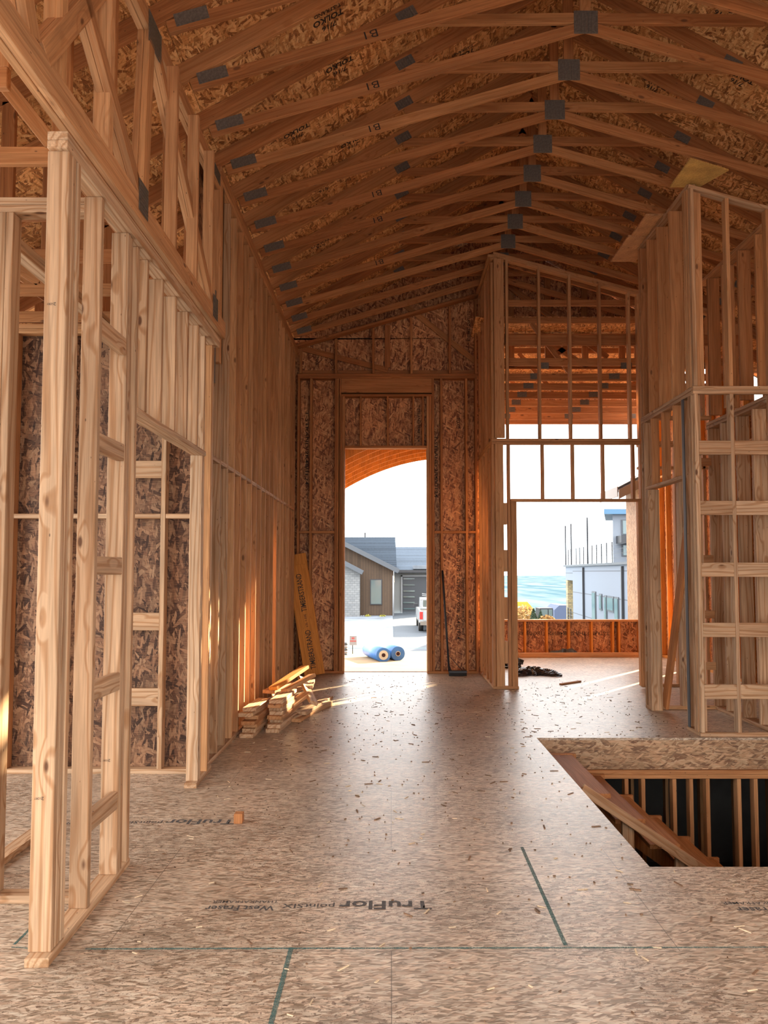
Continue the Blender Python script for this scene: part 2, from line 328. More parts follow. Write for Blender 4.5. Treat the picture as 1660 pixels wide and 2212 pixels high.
def extr(name, pts, axis, a0, a1, mat, parent=None):
    """prism: pts are 2-D outline, extruded along axis ('x': pts=(y,z); 'y': (x,z); 'z': (x,y))"""
    def mk(p, a): return {'x': (a, p[0], p[1]), 'y': (p[0], a, p[1]), 'z': (p[0], p[1], a)}[axis]
    n = len(pts); v = [mk(p, a0) for p in pts]+[mk(p, a1) for p in pts]
    f = [tuple(range(n)), tuple(range(2*n-1, n-1, -1))]+[(i, (i+1) % n, n+(i+1) % n, n+i) for i in range(n)]
    o = poly(name, v, f, mat, parent)
    bm = bmesh.new(); bm.from_mesh(o.data); bmesh.ops.recalc_face_normals(bm, faces=bm.faces); bm.to_mesh(o.data); bm.free()
    uvmap(o.data, WM[o.name]); return o
def cyl(name, p0, p1, r, mat, parent=None, seg=16, r2=None):
    p0 = Vector(p0); p1 = Vector(p1); d = p1-p0; bm = bmesh.new()
    bmesh.ops.create_cone(bm, cap_ends=True, segments=seg, radius1=r, radius2=r if r2 is None else r2, depth=d.length)
    me = bpy.data.meshes.new(name); bm.to_mesh(me); bm.free()
    for p in me.polygons: p.use_smooth = len(p.vertices) == 4
    return link(name, me, mat, Matrix.Translation((p0+p1)/2) @ d.to_track_quat('Z', 'Y').to_matrix().to_4x4(), parent)
def text(name, body, width, height, mw, mat, parent=None, bold=.012):
    cu = bpy.data.curves.new(name, 'FONT'); cu.body = body; cu.size = 1; cu.align_x = 'CENTER'; cu.align_y = 'CENTER'; cu.offset = bold; cu.resolution_u = 2
    t = bpy.data.objects.new('tmp', cu); C.objects.link(t); bpy.context.view_layer.update()
    me = bpy.data.meshes.new_from_object(t.evaluated_get(bpy.context.evaluated_depsgraph_get())); bpy.data.objects.remove(t)
    xs = [v.co.x for v in me.vertices]; ys = [v.co.y for v in me.vertices]; cx = (min(xs)+max(xs))/2; cy = (min(ys)+max(ys))/2
    kx = width/(max(xs)-min(xs)); ky = height/(max(ys)-min(ys)) if height else kx
    for v in me.vertices: v.co = ((v.co.x-cx)*kx, (v.co.y-cy)*ky, 0)
    me.materials.clear()
    return link(name, me, mat, mw, parent)
def RM(loc, ex=0, ey=0, ez=0): return Matrix.Translation(loc) @ Euler((ex, ey, ez)).to_matrix().to_4x4()
def gusset(parent, x, y, z, w, h, ang=0, name='connector_plate'):
    """toothed steel truss plate on the camera side of a member"""
    bm = bmesh.new(); n = 7
    bmesh.ops.create_cube(bm, size=1); bmesh.ops.scale(bm, vec=(w, .002, h), verts=bm.verts)
    for i in range(n):
        r = bmesh.ops.create_cube(bm, size=1); vs = r['verts']; bmesh.ops.scale(bm, vec=(w/n*.45, .005, h*.86), verts=vs); bmesh.ops.translate(bm, vec=(-w/2+w*(i+.5)/n, -.002, 0), verts=vs)
    me = bpy.data.meshes.new(name); bm.to_mesh(me); bm.free()
    return link(name, me, M['plate'], Matrix.Translation((x, y, z)) @ Euler((0, -ang, 0)).to_matrix().to_4x4(), parent)
T2 = .038

# ================= STRUCTURE: floor with stair opening =================
HX0, HX1, HY0, HY1 = 1.405, 5.4, 4.27, 7.52
def floor_mesh():
    xs = [-7, HX0, HX1, 9.5]; ys = [-1.5, HY0, HY1, 12.36]
    v = []; f = []
    for z in (0, -.022):
        for y in ys:
            for x in xs: v.append((x, y, z))
    def id(i, j, k): return k*16+j*4+i
    for j in range(3):
        for i in range(3):
            if i == 1 and j == 1: continue
            f.append((id(i, j, 0), id(i+1, j, 0), id(i+1, j+1, 0), id(i, j+1, 0)))
            f.append((id(i, j, 1), id(i, j+1, 1), id(i+1, j+1, 1), id(i+1, j, 1)))
    for a, b_ in (((1, 1), (2, 1)), ((2, 1), (2, 2)), ((2, 2), (1, 2)), ((1, 2), (1, 1))):
        f.append((id(*a, 0), id(*a, 1), id(*b_, 1), id(*b_, 0)))
    n = len(v)
    v += [(1.40, 12.36, 0), (9.5, 12.36, 0), (9.5, 15.12, 0), (1.40, 15.12, 0), (1.40, 12.36, -.022), (9.5, 12.36, -.022), (9.5, 15.12, -.022), (1.40, 15.12, -.022)]
    f += [(n, n+1, n+2, n+3), (n+7, n+6, n+5, n+4), (n+3, n+2, n+6, n+7)]
    return v, f
fl = struct('floor')
v, f = floor_mesh(); poly('subfloor', v, f, M['floor'], fl, origin=(0, 0, 0))
# printed sheets, read from the far side
def stamp_floor(xr, y, fade):
    t1 = text('printed_text', 'TruFlor', .445, .095, RM((xr-.222, y, .0012), 0, 0, math.pi), fade, fl, .02)
    text('printed_text', 'pointSIX', .25, .062, RM((xr-.59, y-.004, .0012), 0, 0, math.pi), fade, fl, .008)
    text('printed_text', 'West Fraser', .33, .052, RM((xr-.915, y-.034, .0012), 0, 0, math.pi), fade, fl, .02)
    text('printed_text', 'THANKAFRAMER', .32, .028, RM((xr-.90, y+.035, .0012), 0, 0, math.pi), fade, fl, .006)
stamp_floor(.194, 3.79, M['inkfade']); stamp_floor(-1.0, 5.02, M['inkfade'])
text('printed_text', 'West Fraser', .36, .052, RM((1.82, 3.74, .0012), 0, 0, math.pi), M['inkfade'], fl, .02)
text('printed_text', 'THANKAFRAMER', .34, .028, RM((1.77, 3.81, .0012), 0, 0, math.pi), M['inkfade'], fl, .006)
def strip(p0, p1, w, nm_='chalk_line'):
    bar(nm_, (*p0, .0006), (*p1, .0006), w, .0012, M['chalk'], fl, up=(p1[1]-p0[1], -(p1[0]-p0[0]), 0), bev=0)
strip((-1.30, 3.36), (4.0, 3.385), .010); strip((-.425, 3.37), (-.426, 2.2), .02); strip((.762, 4.57), (.75, 3.39), .018)
strip((-1.62, 3.40), (-1.62, 3.60), .012); strip((-1.62, 3.375), (-1.47, 3.36), .008)
# rim boards and framing round the opening
rim = struct('trim_1', (3, 7.5, -.2))
panel('rim_board', 1.0, 9, HY1+.002, HY1+.03, -.30, -.023, M['rim'], rim)
bx('rim_plate', 1.0, 9, HY1-.03, HY1+.06, -.342, -.304, M['fir'], rim); bx('rim_plate', 1.0, 9, HY1-.03, HY1+.06, -.382, -.344, M['fir'], rim)
panel('rim_board', HX0-.03, HX0-.002, HY0-.02, HY1, -.30, -.023, M['rim'], rim)
panel('rim_board', 1.3, 5.5, HY0-.03, HY0-.002, -.30, -.023, M['rim'], rim)
# rear wall of the hall behind the viewer, with one wide low opening
wf_ = struct('wall_front', (1, -2.1, 0))
extr('sheathing', [(-7, 2.7), (9.4, 2.7), (9.4, 4.4), (1.63, 7.3), (-7, 3.6)], 'y', -2.12, -2.10, M['osbdark'], wf_)
panel('sheathing', -7, -3.4, -2.12, -2.10, 0, 2.7, M['osbdark'], wf_); panel('sheathing', 5.4, 9.4, -2.12, -2.10, 0, 2.7, M['osbdark'], wf_)
# basement shell
bs = struct('wall_basement', (2, 8, -2.9))
panel('basement_slab', -1.5, 9, 2.5, 12.2, -2.98, -2.9, M['conc'], bs)
panel('basement_wall', -1.5, 9, 12.2, 12.4, -2.9, -.02, M['conc'], bs)
panel('basement_wall', -1.7, -1.5, 2.5, 12.4, -2.9, -.02, M['conc'], bs)
panel('basement_wall', 9, 9.2, 2.5, 12.4, -2.9, -.02, M['conc'], bs)
panel('basement_wall', -1.7, 9.2, 2.3, 2.5, -2.9, -.02, M['conc'], bs)
bw = thing('stud_wall', (3.2, 7.55, -2.9), 'basement stud wall seen below the edge of the stair opening', 'wall frame')
bx('bottom_plate', 1.0, 7, HY1-.03, HY1+.06, -2.9, -2.862, M['fir'], bw)
x = 1.62
while x < 6:
    bx('stud', x, x+T2, HY1-.03, HY1+.06, -2.862, -.384, M['fir'], bw); x += .16 if random.random() < .4 else .30
bw2 = thing('stud_wall', (3.2, 9.2, -2.9), 'rear basement stud wall standing in the dark behind the stair opening', 'wall frame')
bx('bottom_plate', 1.0, 7, 9.2, 9.29, -2.9, -2.862, M['fir'], bw2); bx('top_plate', 1.0, 7, 9.2, 9.29, -.38, -.342, M['fir'], bw2)
x = 1.2
while x < 6.5: bx('stud', x, x+T2, 9.2, 9.29, -2.862, -.382, M['fir'], bw2); x += .406
# stair down to the right
st = thing('staircase', (1.5, 5.8, -2.9), 'rough wooden staircase going down through the floor opening', 'staircase')
sr, sn = .19, .262
def stringer(y0):
    pts = []; x = 1.46; z = -.09
    for i in range(14): pts += [(x, z), (x+sn, z)]; x += sn; z -= sr
    pts += [(x, z), (x-.22, z-.06), (1.46, -.38)]
    extr('stringer', pts, 'y', y0, y0+T2, M['truss'], st)
stringer(7.25)
for i in range(14):
    x = 1.46+i*sn; z = -.13-i*sr
    bx('tread', x-.01, x+sn-.04, 5.98, 7.24, z, z+.035, M['truss'], st)
bar('handrail', (1.44, 5.90, -.03), (4.0, 5.90, -1.745), .075, T2, M['pale'], st)
for i, xx in enumerate((1.75, 2.15, 2.9)):
    z = -.06-(xx-1.42)*.67; bx('rail_post', xx, xx+.089, 5.925, 5.963, z-.75, z, M['pale'], st)
panel('landing_panel', 1.95, 2.35, 5.10, 5.118, -1.2, -.52, M['rim'], st)

# ================= roof deck =================
XA, ZA, SB = 1.63, 6.11, .29           # vault apex (underside of bottom chord)
XL, XR = -1.5, 2*XA+1.5                # heels
ST = .55                               # top chord slope
def bz(x): return ZA-SB*abs(x-XA)      # underside of bottom chord
def tz(x): return 5.30+ST*(XA-XL)-ST*abs(x-XA)   # underside of top chord
cl = struct('ceiling', (XA, 6, 7))
def deckpanel(x0, x1, y0, y1):
    e = .141*math.sqrt(1+ST*ST); z0 = tz(x0)+e; z1 = tz(x1)+e
    v = [(x0, y0, z0), (x1, y0, z1), (x1, y1, z1), (x0, y1, z0), (x0, y0, z0+.015), (x1, y0, z1+.015), (x1, y1, z1+.015), (x0, y1, z0+.015)]
    poly('roof_sheathing', v, [(0, 1, 2, 3), (7, 6, 5, 4), (0, 4, 5, 1), (1, 5, 6, 2), (2, 6, 7, 3), (3, 7, 4, 0)], M['deck'], cl)
RUN = 1.22/math.sqrt(1+ST*ST); G = .003
for side in (-1, 1):
    k = 0; x = XA
    while k < 6:
        xn = x+side*RUN; y = -.3-(k % 2)*1.22; yy = y
        while yy < 12.4:
            y1 = min(yy+2.44, 12.42); a, b_ = sorted((x+side*.001, xn-side*G))
            if y1-yy > .1: deckpanel(a, b_, yy+G/2, y1-G/2)
            yy += 2.44
        x = xn; k += 1
for side in (-1, 1):
    e = .141*math.sqrt(1+ST*ST)+.018; xo = XA+side*6.7
    a_, b_ = sorted((XA, xo)); poly('roof_underlay', [(a_, -.3, tz(a_)+e), (b_, -.3, tz(b_)+e), (b_, 12.5, tz(b_)+e), (a_, 12.5, tz(a_)+e)], [(0, 1, 2, 3)], M['dk'], cl)
# ink stamps on the underside of the deck
def deck_stamp(x, y, s, body='TOLKO', two=True):
    e = .141*math.sqrt(1+ST*ST)-.003; sg = 1 if x < XA else -1
    a = math.atan(ST)*sg
    mw = Matrix.Translation((x, y, tz(x)+e)) @ Euler((0, -a, 0)).to_matrix().to_4x4() @ Euler((math.pi, 0, math.pi)).to_matrix().to_4x4()
    text('printed_stamp', body, .34*s, .085*s, mw, M['inkb'], cl, .03)
    if two:
        text('printed_stamp', 'T-STRAND', .30*s, .05*s, mw @ Matrix.Translation((0, -.10*s, 0)), M['inkb'], cl, .02)
        text('printed_stamp', '7/16', .16*s, .07*s, mw @ Matrix.Translation((0, .11*s, 0)), M['inkb'], cl, .02)
for x, y in ((-.5, 5.9), (-.45, 6.5), (-.9, 7.1), (-.4, 7.75), (-.75, 8.3), (-.5, 8.9), (-1.1, 5.7), (2.9, 6.4), (3.3, 7.0), (2.7, 7.6), (.6, 6.1), (.7, 7.3), (-.9, 9.6)): deck_stamp(x, y, .8)

# ================= scissor trusses =================
ords = ['first', 'second', 'third', 'fourth', 'fifth', 'sixth', 'seventh', 'eighth', 'ninth', 'tenth', 'eleventh', 'twelfth', 'thirteenth', 'fourteenth', 'fifteenth']
TY = [6.2+.61*k for k in range(-5, 10)]
PLW = .20
for n, y in enumerate(TY):
    k = len(TY)-1-n       # 0 = nearest the doorway wall
    lab = 'vaulted wooden roof truss nearest the doorway wall' if k == 0 else ('vaulted wooden roof truss, %s counting back from the doorway wall' % ords[k])
    t = thing('roof_truss', (XA, y, 5.2), lab, 'roof truss', 'vaulted roof trusses across the ceiling')
    th = .036; ya = y
    cb = math.cos(math.atan(SB)); hb = .089/2/cb; ct = math.cos(math.atan(ST)); ht = .14/2/ct
    for sgn, hx in ((-1, XL), (1, XR)):
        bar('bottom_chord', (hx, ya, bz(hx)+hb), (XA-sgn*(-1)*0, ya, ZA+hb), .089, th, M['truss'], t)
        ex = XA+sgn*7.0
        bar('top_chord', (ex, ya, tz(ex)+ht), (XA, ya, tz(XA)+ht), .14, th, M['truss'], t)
        xm = XA+sgn*1.5
        bar('web', (XA+sgn*.06, ya, ZA+.12), (xm, ya, tz(xm)+.05-.03), .089, th, M['truss'], t) if False else None
        # second web between bottom chord and top chord
        xw = XA+sgn*2.3
        bar('collar_tie', (XA+sgn*.08, ya, ZA+.115), (xm, ya, ZA+.10), .089, th, M['truss'], t)
        gusset(t, xm-sgn*.0, ya-th/2-.001, tz(xm)+.06, .17, .09, -sgn*math.atan(ST))
        gusset(t, hx-sgn*.16, ya-th/2-.001, bz(hx-sgn*.16)+.075, .23, .09, -sgn*math.atan(SB))
    bx('king_post', XA-.045, XA+.045, ya-th/2, ya+th/2, ZA+.15, tz(XA)+.02, M['truss'], t)
    gusset(t, XA, ya-th/2-.001, ZA+.075, .20, .20)
    if k in (6, 8, 5, 3, 9, 10):
        bzx = XL+1.35
        text('pencil_mark', 'B1', .10, .06, Matrix.Translation((bzx, ya-th/2-.0015, bz(bzx)+.045)) @ Euler((math.pi/2, -math.atan(SB)+math.pi, 0)).to_matrix().to_4x4(), M['inkb'], t, -.005)
    if y < 8:            # side room part left of the girder
        zb = 3.64
        bx('flat_chord', -4.9, -1.62, ya-th/2, ya+th/2, zb, zb+.089, M['truss'], t)
        for xx in (-1.66, -2.55, -3.45):
            bx('web', xx-.045, xx+.045, ya-th/2, ya+th/2, zb+.089, tz(xx)+.01, M['truss'], t)
        bar('web', (-1.70, ya, zb+.10), (-2.50, ya, tz(-2.5)+.0), .075, th, M['truss'], t)
        bar('web', (-2.60, ya, zb+.10), (-3.40, ya, tz(-3.4)+.0), .075, th, M['truss'], t)

# ================= left girder truss over the side room opening =================
g = thing('girder_truss', (-1.46, 4.6, 3.5), 'long two-ply girder truss running overhead above the nearest left stud frames', 'roof truss')
for dx in (0, .04):
    xc = -1.405-T2/2-dx-.01
    bar('bottom_chord', (xc, 2.2, 3.652), (xc, 6.47, 3.652), .14, T2, M['fir'], g, up=(0, 0, 1))
    xt = -1.50-T2/2-dx
    bar('top_chord', (xt, 2.2, 5.03), (xt, 6.62, 5.03), .12, T2, M['fir'], g, up=(0, 0, 1))
    def xw(s): return xc*(1-s)+xt*s
    for a, b_ in (((2.95, 3.72), (2.55, 4.98)), ((3.05, 3.72), (4.12, 4.98)), ((4.28, 3.72), (2.85, 4.98)), ((4.32, 3.72), (4.66, 4.98)), ((6.05, 3.72), (4.76, 4.98))):
        bar('web', (xc, a[0], a[1]), (xt, b_[0], b_[1]), .10, T2, M['fir'], g, up=(0, 1, 0))
for y, w in ((3.25, .14), (3.82, .12)):
    bx('vertical_web', -1.53, -1.445, y, y+T2*1.6, 3.72, 4.97, M['fir'], g)
for y in (4.95, 5.5, 5.98):
    bx('vertical_web', -1.50, -1.42, y, y+T2, 3.72, 4.97, M['fir'], g)
def sideplate(x, y, z, w, h, rx=0):
    bm = bmesh.new(); bmesh.ops.create_cube(bm, size=1); bmesh.ops.scale(bm, vec=(.002, w, h), verts=bm.verts)
    for i in range(9):
        r = bmesh.ops.create_cube(bm, size=1); vs = r['verts']; bmesh.ops.scale(bm, vec=(.005, w*.9, h/9*.4), verts=vs); bmesh.ops.translate(bm, vec=(.001, 0, -h/2+h*(i+.5)/9), verts=vs)
    me = bpy.data.meshes.new('connector_plate'); bm.to_mesh(me); bm.free()
    return link('connector_plate', me, M['plate'], Matrix.Translation((x, y, z)) @ Euler((rx, 0, 0)).to_matrix().to_4x4(), g)
sideplate(-1.412, 4.28, 3.72, .16, .18); sideplate(-1.412, 6.08, 3.72, .16, .18); sideplate(-1.496, 4.70, 4.98, .26, .20)
sideplate(-1.496, 6.45, 5.02, .22, .10)

# ================= left near partition (closet) =================
def stud_x(parent, x0, x1, y, z0, z1, mat, name='stud', t=T2, lean=0):
    return bx(name, x0, x1, y, y+t, z0, z1, mat, parent)
P = thing('stud_wall', (-1.44, 3.7, 0), 'nearest left stud frame with short blocks between its pale studs', 'wall frame')
XF = -1.40; XB = XF-.089
bar('bottom_plate', (-1.435, 3.20, .019), (-1.478, 4.30, .019), T2, .098, M['pale'], P, up=(0, 0, 1))
for z in (3.430, 3.469): bx('top_plate', XB, XF, 3.23, 6.2, z, z+T2, M['pale'], P)
bx('stud', XB-.005, XF, 3.25, 3.25+T2, .038, 3.43, M['pale'], P); bx('stud', XB-.005, XF, 3.289, 3.289+T2, .038, 3.43, M['pale'], P)
bx('stud', XB, XF, 3.345, 3.345+T2, .038, 3.43, M['pale'], P)
bx('stud', XB-.01, XF-.012, 3.66, 3.66+T2, .038, 3.43, M['pale'], P)
bx('stud', XB-.02, XF-.018, 4.06, 4.06+T2, .038, 3.43, M['pale'], P); bx('stud', XB-.02, XF-.022, 4.11, 4.11+T2, .038, 3.43, M['pale'], P)
bx('jamb_stud', XB-.02, XF-.026, 4.235, 4.235+T2, .038, 3.43, M['pale'], P)
for z in (.42, 1.03, 1.63, 2.23, 2.80): bx('blocking', XF-.055, XF-.015, 3.70, 4.05, z-.045, z+.045, M['pale'], P)
for y in (3.30, 3.68, 4.08):
    pass
for (xx, y, z, s) in ((-1.446, 3.249, .66, 1), (-1.446, 3.249, 2.75, 1), (-1.465, 4.059, .62, 1)):
    text('grade_stamp', 'S-DRY', .030, .010, RM((xx-.02, y-.0012, z), math.pi/2, math.pi, 0), M['ink'], P, 0)
    text('grade_stamp', '2', .009, .014, RM((xx, y-.0012, z), math.pi/2, math.pi, 0), M['ink'], P, 0)
# opening frame: header and short studs up to the plate
A = thing('stud_wall', (-1.46, 5.1, 0), 'left wall frame with short studs above a wide closet doorway', 'wall frame')
bx('door_header', -1.53, -1.43, 4.29, 5.90, 2.49, 2.528, M['pale'], A)
for y in (4.42, 4.72, 5.02, 5.32, 5.62):
    bx('cripple_stud', -1.52, -1.43, y, y+T2, 2.528, 3.43, M['pale'], A)
bx('jamb_stud', -1.535, -1.445, 5.84, 5.878, .038, 2.49, M['pale'], A); bx('jamb_stud', -1.535, -1.445, 5.88, 5.918, .038, 3.43, M['pale'], A)
bx('stud', -1.535, -1.445, 6.12, 6.158, .038, 3.43, M['fir'], A)
bar('bottom_plate', (-1.485, 5.78, .019), (-1.50, 6.32, .019), T2, .092, M['pale'], A)
# parallel inner wall, x = -2.15, and the cross frame at y = 3.85
I = thing('stud_wall', (-2.15, 4.4, 0), 'inner left stud frame standing behind the nearest pale posts', 'wall frame')
bx('bottom_plate', -2.20, -2.11, 3.90, 4.90, 0, .038, M['pale'], I)
for z in (3.42, 3.46): bx('top_plate', -2.20, -2.11, 3.90, 6.1, z, z+T2, M['pale'], I)
for y in (4.06, 4.12, 4.80): bx('stud', -2.20, -2.11, y, y+T2, .038, 3.42, M['pale'], I)
Q = thing('stud_wall', (-1.9, 3.85, 0), 'short cross frame at the far left behind the nearest post', 'wall frame')
bx('bottom_plate', -2.9, -1.50, 3.80, 3.889, 0, .038, M['pale'], Q)
for z in (3.42, 3.46): bx('top_plate', -2.9, -1.50, 3.80, 3.889, z, z+T2, M['pale'], Q)
bx('stud', -1.99, -1.952, 3.80, 3.889, .038, 3.42, M['pale'], Q); bx('stud', -1.95, -1.912, 3.80, 3.889, .038, 3.42, M['pale'], Q)
for z in (2.36, 1.75): bx('blocking', -2.6, -1.99, 3.84, 3.878, z, z+.089, M['pale'], Q)
# sheathed shear wall facing the camera
w3 = struct('wall_side', (-2.8, 6.2, 0))
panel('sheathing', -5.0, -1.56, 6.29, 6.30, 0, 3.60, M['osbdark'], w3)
bx('bottom_plate', -5.0, -1.56, 6.19, 6.279, 0, .038, M['pale'], w3)
bx('top_plate', -5.0, -1.56, 6.19, 6.279, 3.55, 3.588, M['fir'], w3); bx('top_plate', -5.0, -1.56, 6.19, 6.279, 3.59, 3.628, M['fir'], w3)
for xx in (-1.86, -2.27, -2.68, -3.09, -3.5, -3.9): bx('stud', xx, xx+T2, 6.19, 6.279, .038, 3.55, M['pale' if xx > -2 else 'fir'], w3)
bx('stud', -1.60, -1.562, 6.19, 6.279, .038, 3.55, M['truss'], w3)
prev = -4.5
for a, b_ in ((-5.0, -3.9), (-3.86, -3.5), (-3.46, -3.09), (-3.05, -2.68), (-2.64, -2.27), (-2.23, -1.86), (-1.82, -1.60)):
    bx('blocking', a, b_, 6.19, 6.279, 2.03, 2.068, M['pale'], w3)
for z in (2.36, 1.13, .53): bx('blocking', -2.23, -1.86, 6.20, 6.238, z, z+.14, M['pale'], w3)

# ================= long left wall =================
wl = struct('wall_left', (-1.54, 9, 0))
y0 = 6.30; XWF = -1.50
bx('bottom_plate', XWF-.14, XWF+.0, 6.32, 12.2, 0, .038, M['pale'], wl)
bx('top_plate', XWF-.14, XWF, 6.62, 12.2, 5.04, 5.078, M['fir'], wl); bx('top_plate', XWF-.14, XWF, 6.62, 12.2, 5.08, 5.118, M['fir'], wl); bx('top_plate', XWF-.10, XWF, 6.62, 12.2, 5.12, 5.19, M['fir'], wl)
ys = []; y = 6.40
while y < 12.15: ys.append(y); y += .305
for i, y in enumerate(ys):
    top = 5.04 if y > 6.6 else 3.43
    bx('stud', XWF-.14, XWF, y, y+T2, .038, top, M['pale' if y < 7.2 else 'fir'], wl)
    if i+1 < len(ys): bx('blocking', XWF-.14, XWF, y+T2, ys[i+1], 2.545+.0, 2.583, M['pale'], wl)
for y in (6.62, 6.66, 6.70): bx('post', XWF-.14, XWF, y, y+T2, 3.43, 5.04, M['fir'], wl)
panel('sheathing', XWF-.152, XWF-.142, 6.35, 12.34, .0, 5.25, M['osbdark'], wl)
tie = bx('metal_strap', XWF+.001, XWF+.003, 6.43, 6.47, 3.2, 4.0, M['plate'], wl, bev=0)

# ================= far wall with tall doorway =================
wb = struct('wall_back', (0, 12.25, 0)); YF = 12.2; YS = 12.34
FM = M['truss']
panel('sheathing', -1.66, -.74, YS, YS+.012, 0, 5.4, M['osbwall'], wb); panel('sheathing', .57, 1.47, YS, YS+.012, 0, 5.4, M['osbwall'], wb)
panel('sheathing', -.74, .57, YS, YS+.012, 3.575, 5.4, M['osbwall'], wb)
extr('sheathing', [(-1.66, 5.4), (1.47, 5.4), (1.47, tz(1.47)+.158), (-1.66, tz(-1.66)+.158)], 'y', YS, YS+.012, M['osbwall'], wb)
bx('bottom_plate', -1.5, -.74, YF, YF+.14, 0, .038, FM, wb); bx('bottom_plate', .57, 1.38, YF, YF+.14, 0, .038, FM, wb)
bx('top_plate', -1.5, 1.38, YF-.001, YF+.14, 4.70, 4.738, FM, wb); bx('top_plate', -1.5, 1.38, YF, YF+.14, 4.74, 4.778, FM, wb)
bx('header', -.80, .655, YF, YF+.10, 4.47, 4.70, FM, wb); bx('header_plate', -.80, .655, YF, YF+.14, 4.41, 4.448, FM, wb)
for xx in (-1.50, -1.30, -.90, -.84): bx('stud', xx, xx+T2, YF, YF+.14, .038, 4.70, FM, wb)
bx('king_stud', -.86, -.822, YF, YF+.14, .038, 4.70, FM, wb); bx('jamb_stud', -.815, -.778, YF, YF+.14, .038, 4.41, FM, wb); bx('jamb_stud', -.776, -.738, YF, YF+.14, .038, 4.41, M['fir'], wb)
bx('jamb_stud', .572, .61, YF, YF+.14, .038, 4.41, M['fir'], wb); bx('jamb_stud', .612, .65, YF, YF+.14, .038, 4.41, FM, wb); bx('king_stud', .655, .693, YF, YF+.14, .038, 4.70, FM, wb)
for xx in (.79, 1.19, 1.345): bx('stud', xx, xx+T2, YF, YF+.14, .038, 4.70, FM, wb)
bx('door_header', -.738, .572, YF, YF+.14, 3.575, 3.613, FM, wb)
for xx in (-.50, -.065, .345, .50): bx('cripple_stud', xx, xx+.03, YF, YF+.14, 3.613, 4.41, FM, wb)
for a, b_ in ((-1.46, -1.30), (-1.26, -.90), (.695, .79), (.83, 1.19), (1.23, 1.345)): bx('blocking', a, b_, YF, YF+.14, 2.21, 2.248, FM, wb)
# gable above: sloping plate, studs and diagonal braces
bar('gable_plate', (-1.5, YF-.06, 5.20), (1.40, YF-.06, 6.04), T2, .14, FM, wb, up=(0, 0, 1))
bar('gable_plate', (-1.5, YF+.05, 5.24), (1.40, YF+.05, 6.08), T2, .14, FM, wb, up=(0, 0, 1))
for xx in (-1.47, -.90, -.30, .31, .93, 1.345): bx('gable_stud', xx, xx+.036, YF-.02, YF+.07, 4.778, bz(xx)-.03, FM, wb)
bx('gable_stud', -.10, -.01, YF+.08, YF+.116, 4.9, 5.6, FM, wb)
bar('brace', (-1.45, YF+.10, 5.22), (-.05, YF+.10, 4.86), .089, .03, FM, wb); bar('brace', (.15, YF+.10, 6.0), (1.40, YF+.10, 4.98), .089, .03, FM, wb)
bx('gable_chord', -1.45, 1.38, YF+.10, YF+.136, 4.80, 4.86, FM, wb)
for xx in (1.09, ):
    link('printed_stamp', text('printed_stamp', 'TOLKO', .18, .055, RM((xx, YS-.002, 1.98), math.pi/2, math.pi/2, 0), M['inkb'], wb, .02).data, None, RM((xx, YS-.002, 4.0), math.pi/2, math.pi/2, 0), wb)
    text('printed_stamp', '1-1/2 T-STRAND OSB 2R48/1F24', 1.25, .055, RM((xx-.01, YS-.002, 1.15), math.pi/2, math.pi/2, 0), M['inkb'], wb, .01)
    text('printed_stamp', 'EXPOSURE 1 SIZED FOR SPACING', .9, .04, RM((xx+.06, YS-.002, 1.05), math.pi/2, math.pi/2, 0), M['inkb'], wb, .01)
for xx, z, w in ((-1.36, 3.6, 1.2), (.73, 3.3, 1.0), (1.27, 5.6, .5), (.45, 4.0, .6), (-1.2, 5.0, .2)):
    text('printed_stamp', 'T-STRAND 2R48/1F24' if w > .4 else 'TOLKO', w, .05, RM((xx, YS-.002, z), math.pi/2, math.pi/2, 0), M['inkb'], wb, .01)

# ================= corner return wall (x = 1.43) and screen wall (y = 10.6) =================
R = thing('stud_wall', (1.45, 11.4, 0), 'short sunlit return stud frame beside the tall doorway wall, two storeys of studs', 'wall frame')
bx('bottom_plate', 1.40, 1.49, 10.695, 12.195, 0, .038, M['fir'], R)
for z in (3.37, 3.41): bx('middle_plate', 1.40, 1.49, 10.695, 12.195, z, z+T2, M['fir'], R)
bar('top_plate', (1.445, 10.60, bz(1.445)-.05), (1.445, 12.2, bz(1.445)-.05), T2, .089, M['fir'], R); bar('top_plate', (1.445, 10.60, bz(1.445)-.01), (1.445, 12.2, bz(1.445)-.01), T2, .16, M['fir'], R)
for y in (10.70, 10.99, 11.36, 11.77, 12.14): 
    bx('stud', 1.40, 1.49, y, y+T2, .038, 3.37, M['fir'], R); bx('upper_stud', 1.40, 1.49, y, y+T2, 3.45, bz(1.445)-.07, M['fir'], R)
D = thing('stud_wall', (2.5, 10.62, 0), 'open stud screen above the wide opening to the window room', 'wall frame')
bx('bottom_plate', 1.40, 1.75, 10.60, 10.689, 0, .038, M['fir'], D); bx('stud', 1.40, 1.438, 10.603, 10.688, .038, 3.37, M['fir'], D); bx('upper_stud', 1.40, 1.438, 10.603, 10.688, 3.45, 5.95, M['fir'], D)
bx('corner_post', 1.44, 1.555, 10.56, 10.60, .038, 3.37, M['fir'], D); bx('corner_post', 1.44, 1.58, 10.56, 10.60, 3.45, 5.99, M['fir'], D)
for z in (.5, 1.1, 1.75, 2.4): bx('block', 1.555, 1.60, 10.57, 10.65, z-.15, z+.15, M['fir'], D)
bx('stud', 1.66, 1.74, 10.60, 10.689, .038, 2.57, M['fir'], D); bx('stud', 1.615, 1.655, 10.60, 10.689, .038, 3.37, M['fir'], D)
bx('door_header', 1.66, 3.47, 10.60, 10.689, 2.57, 2.608, M['fir'], D)
for z in (3.37, 3.41): bx('middle_plate', 1.40, 3.47, 10.60, 10.689, z, z+T2, M['fir'], D)
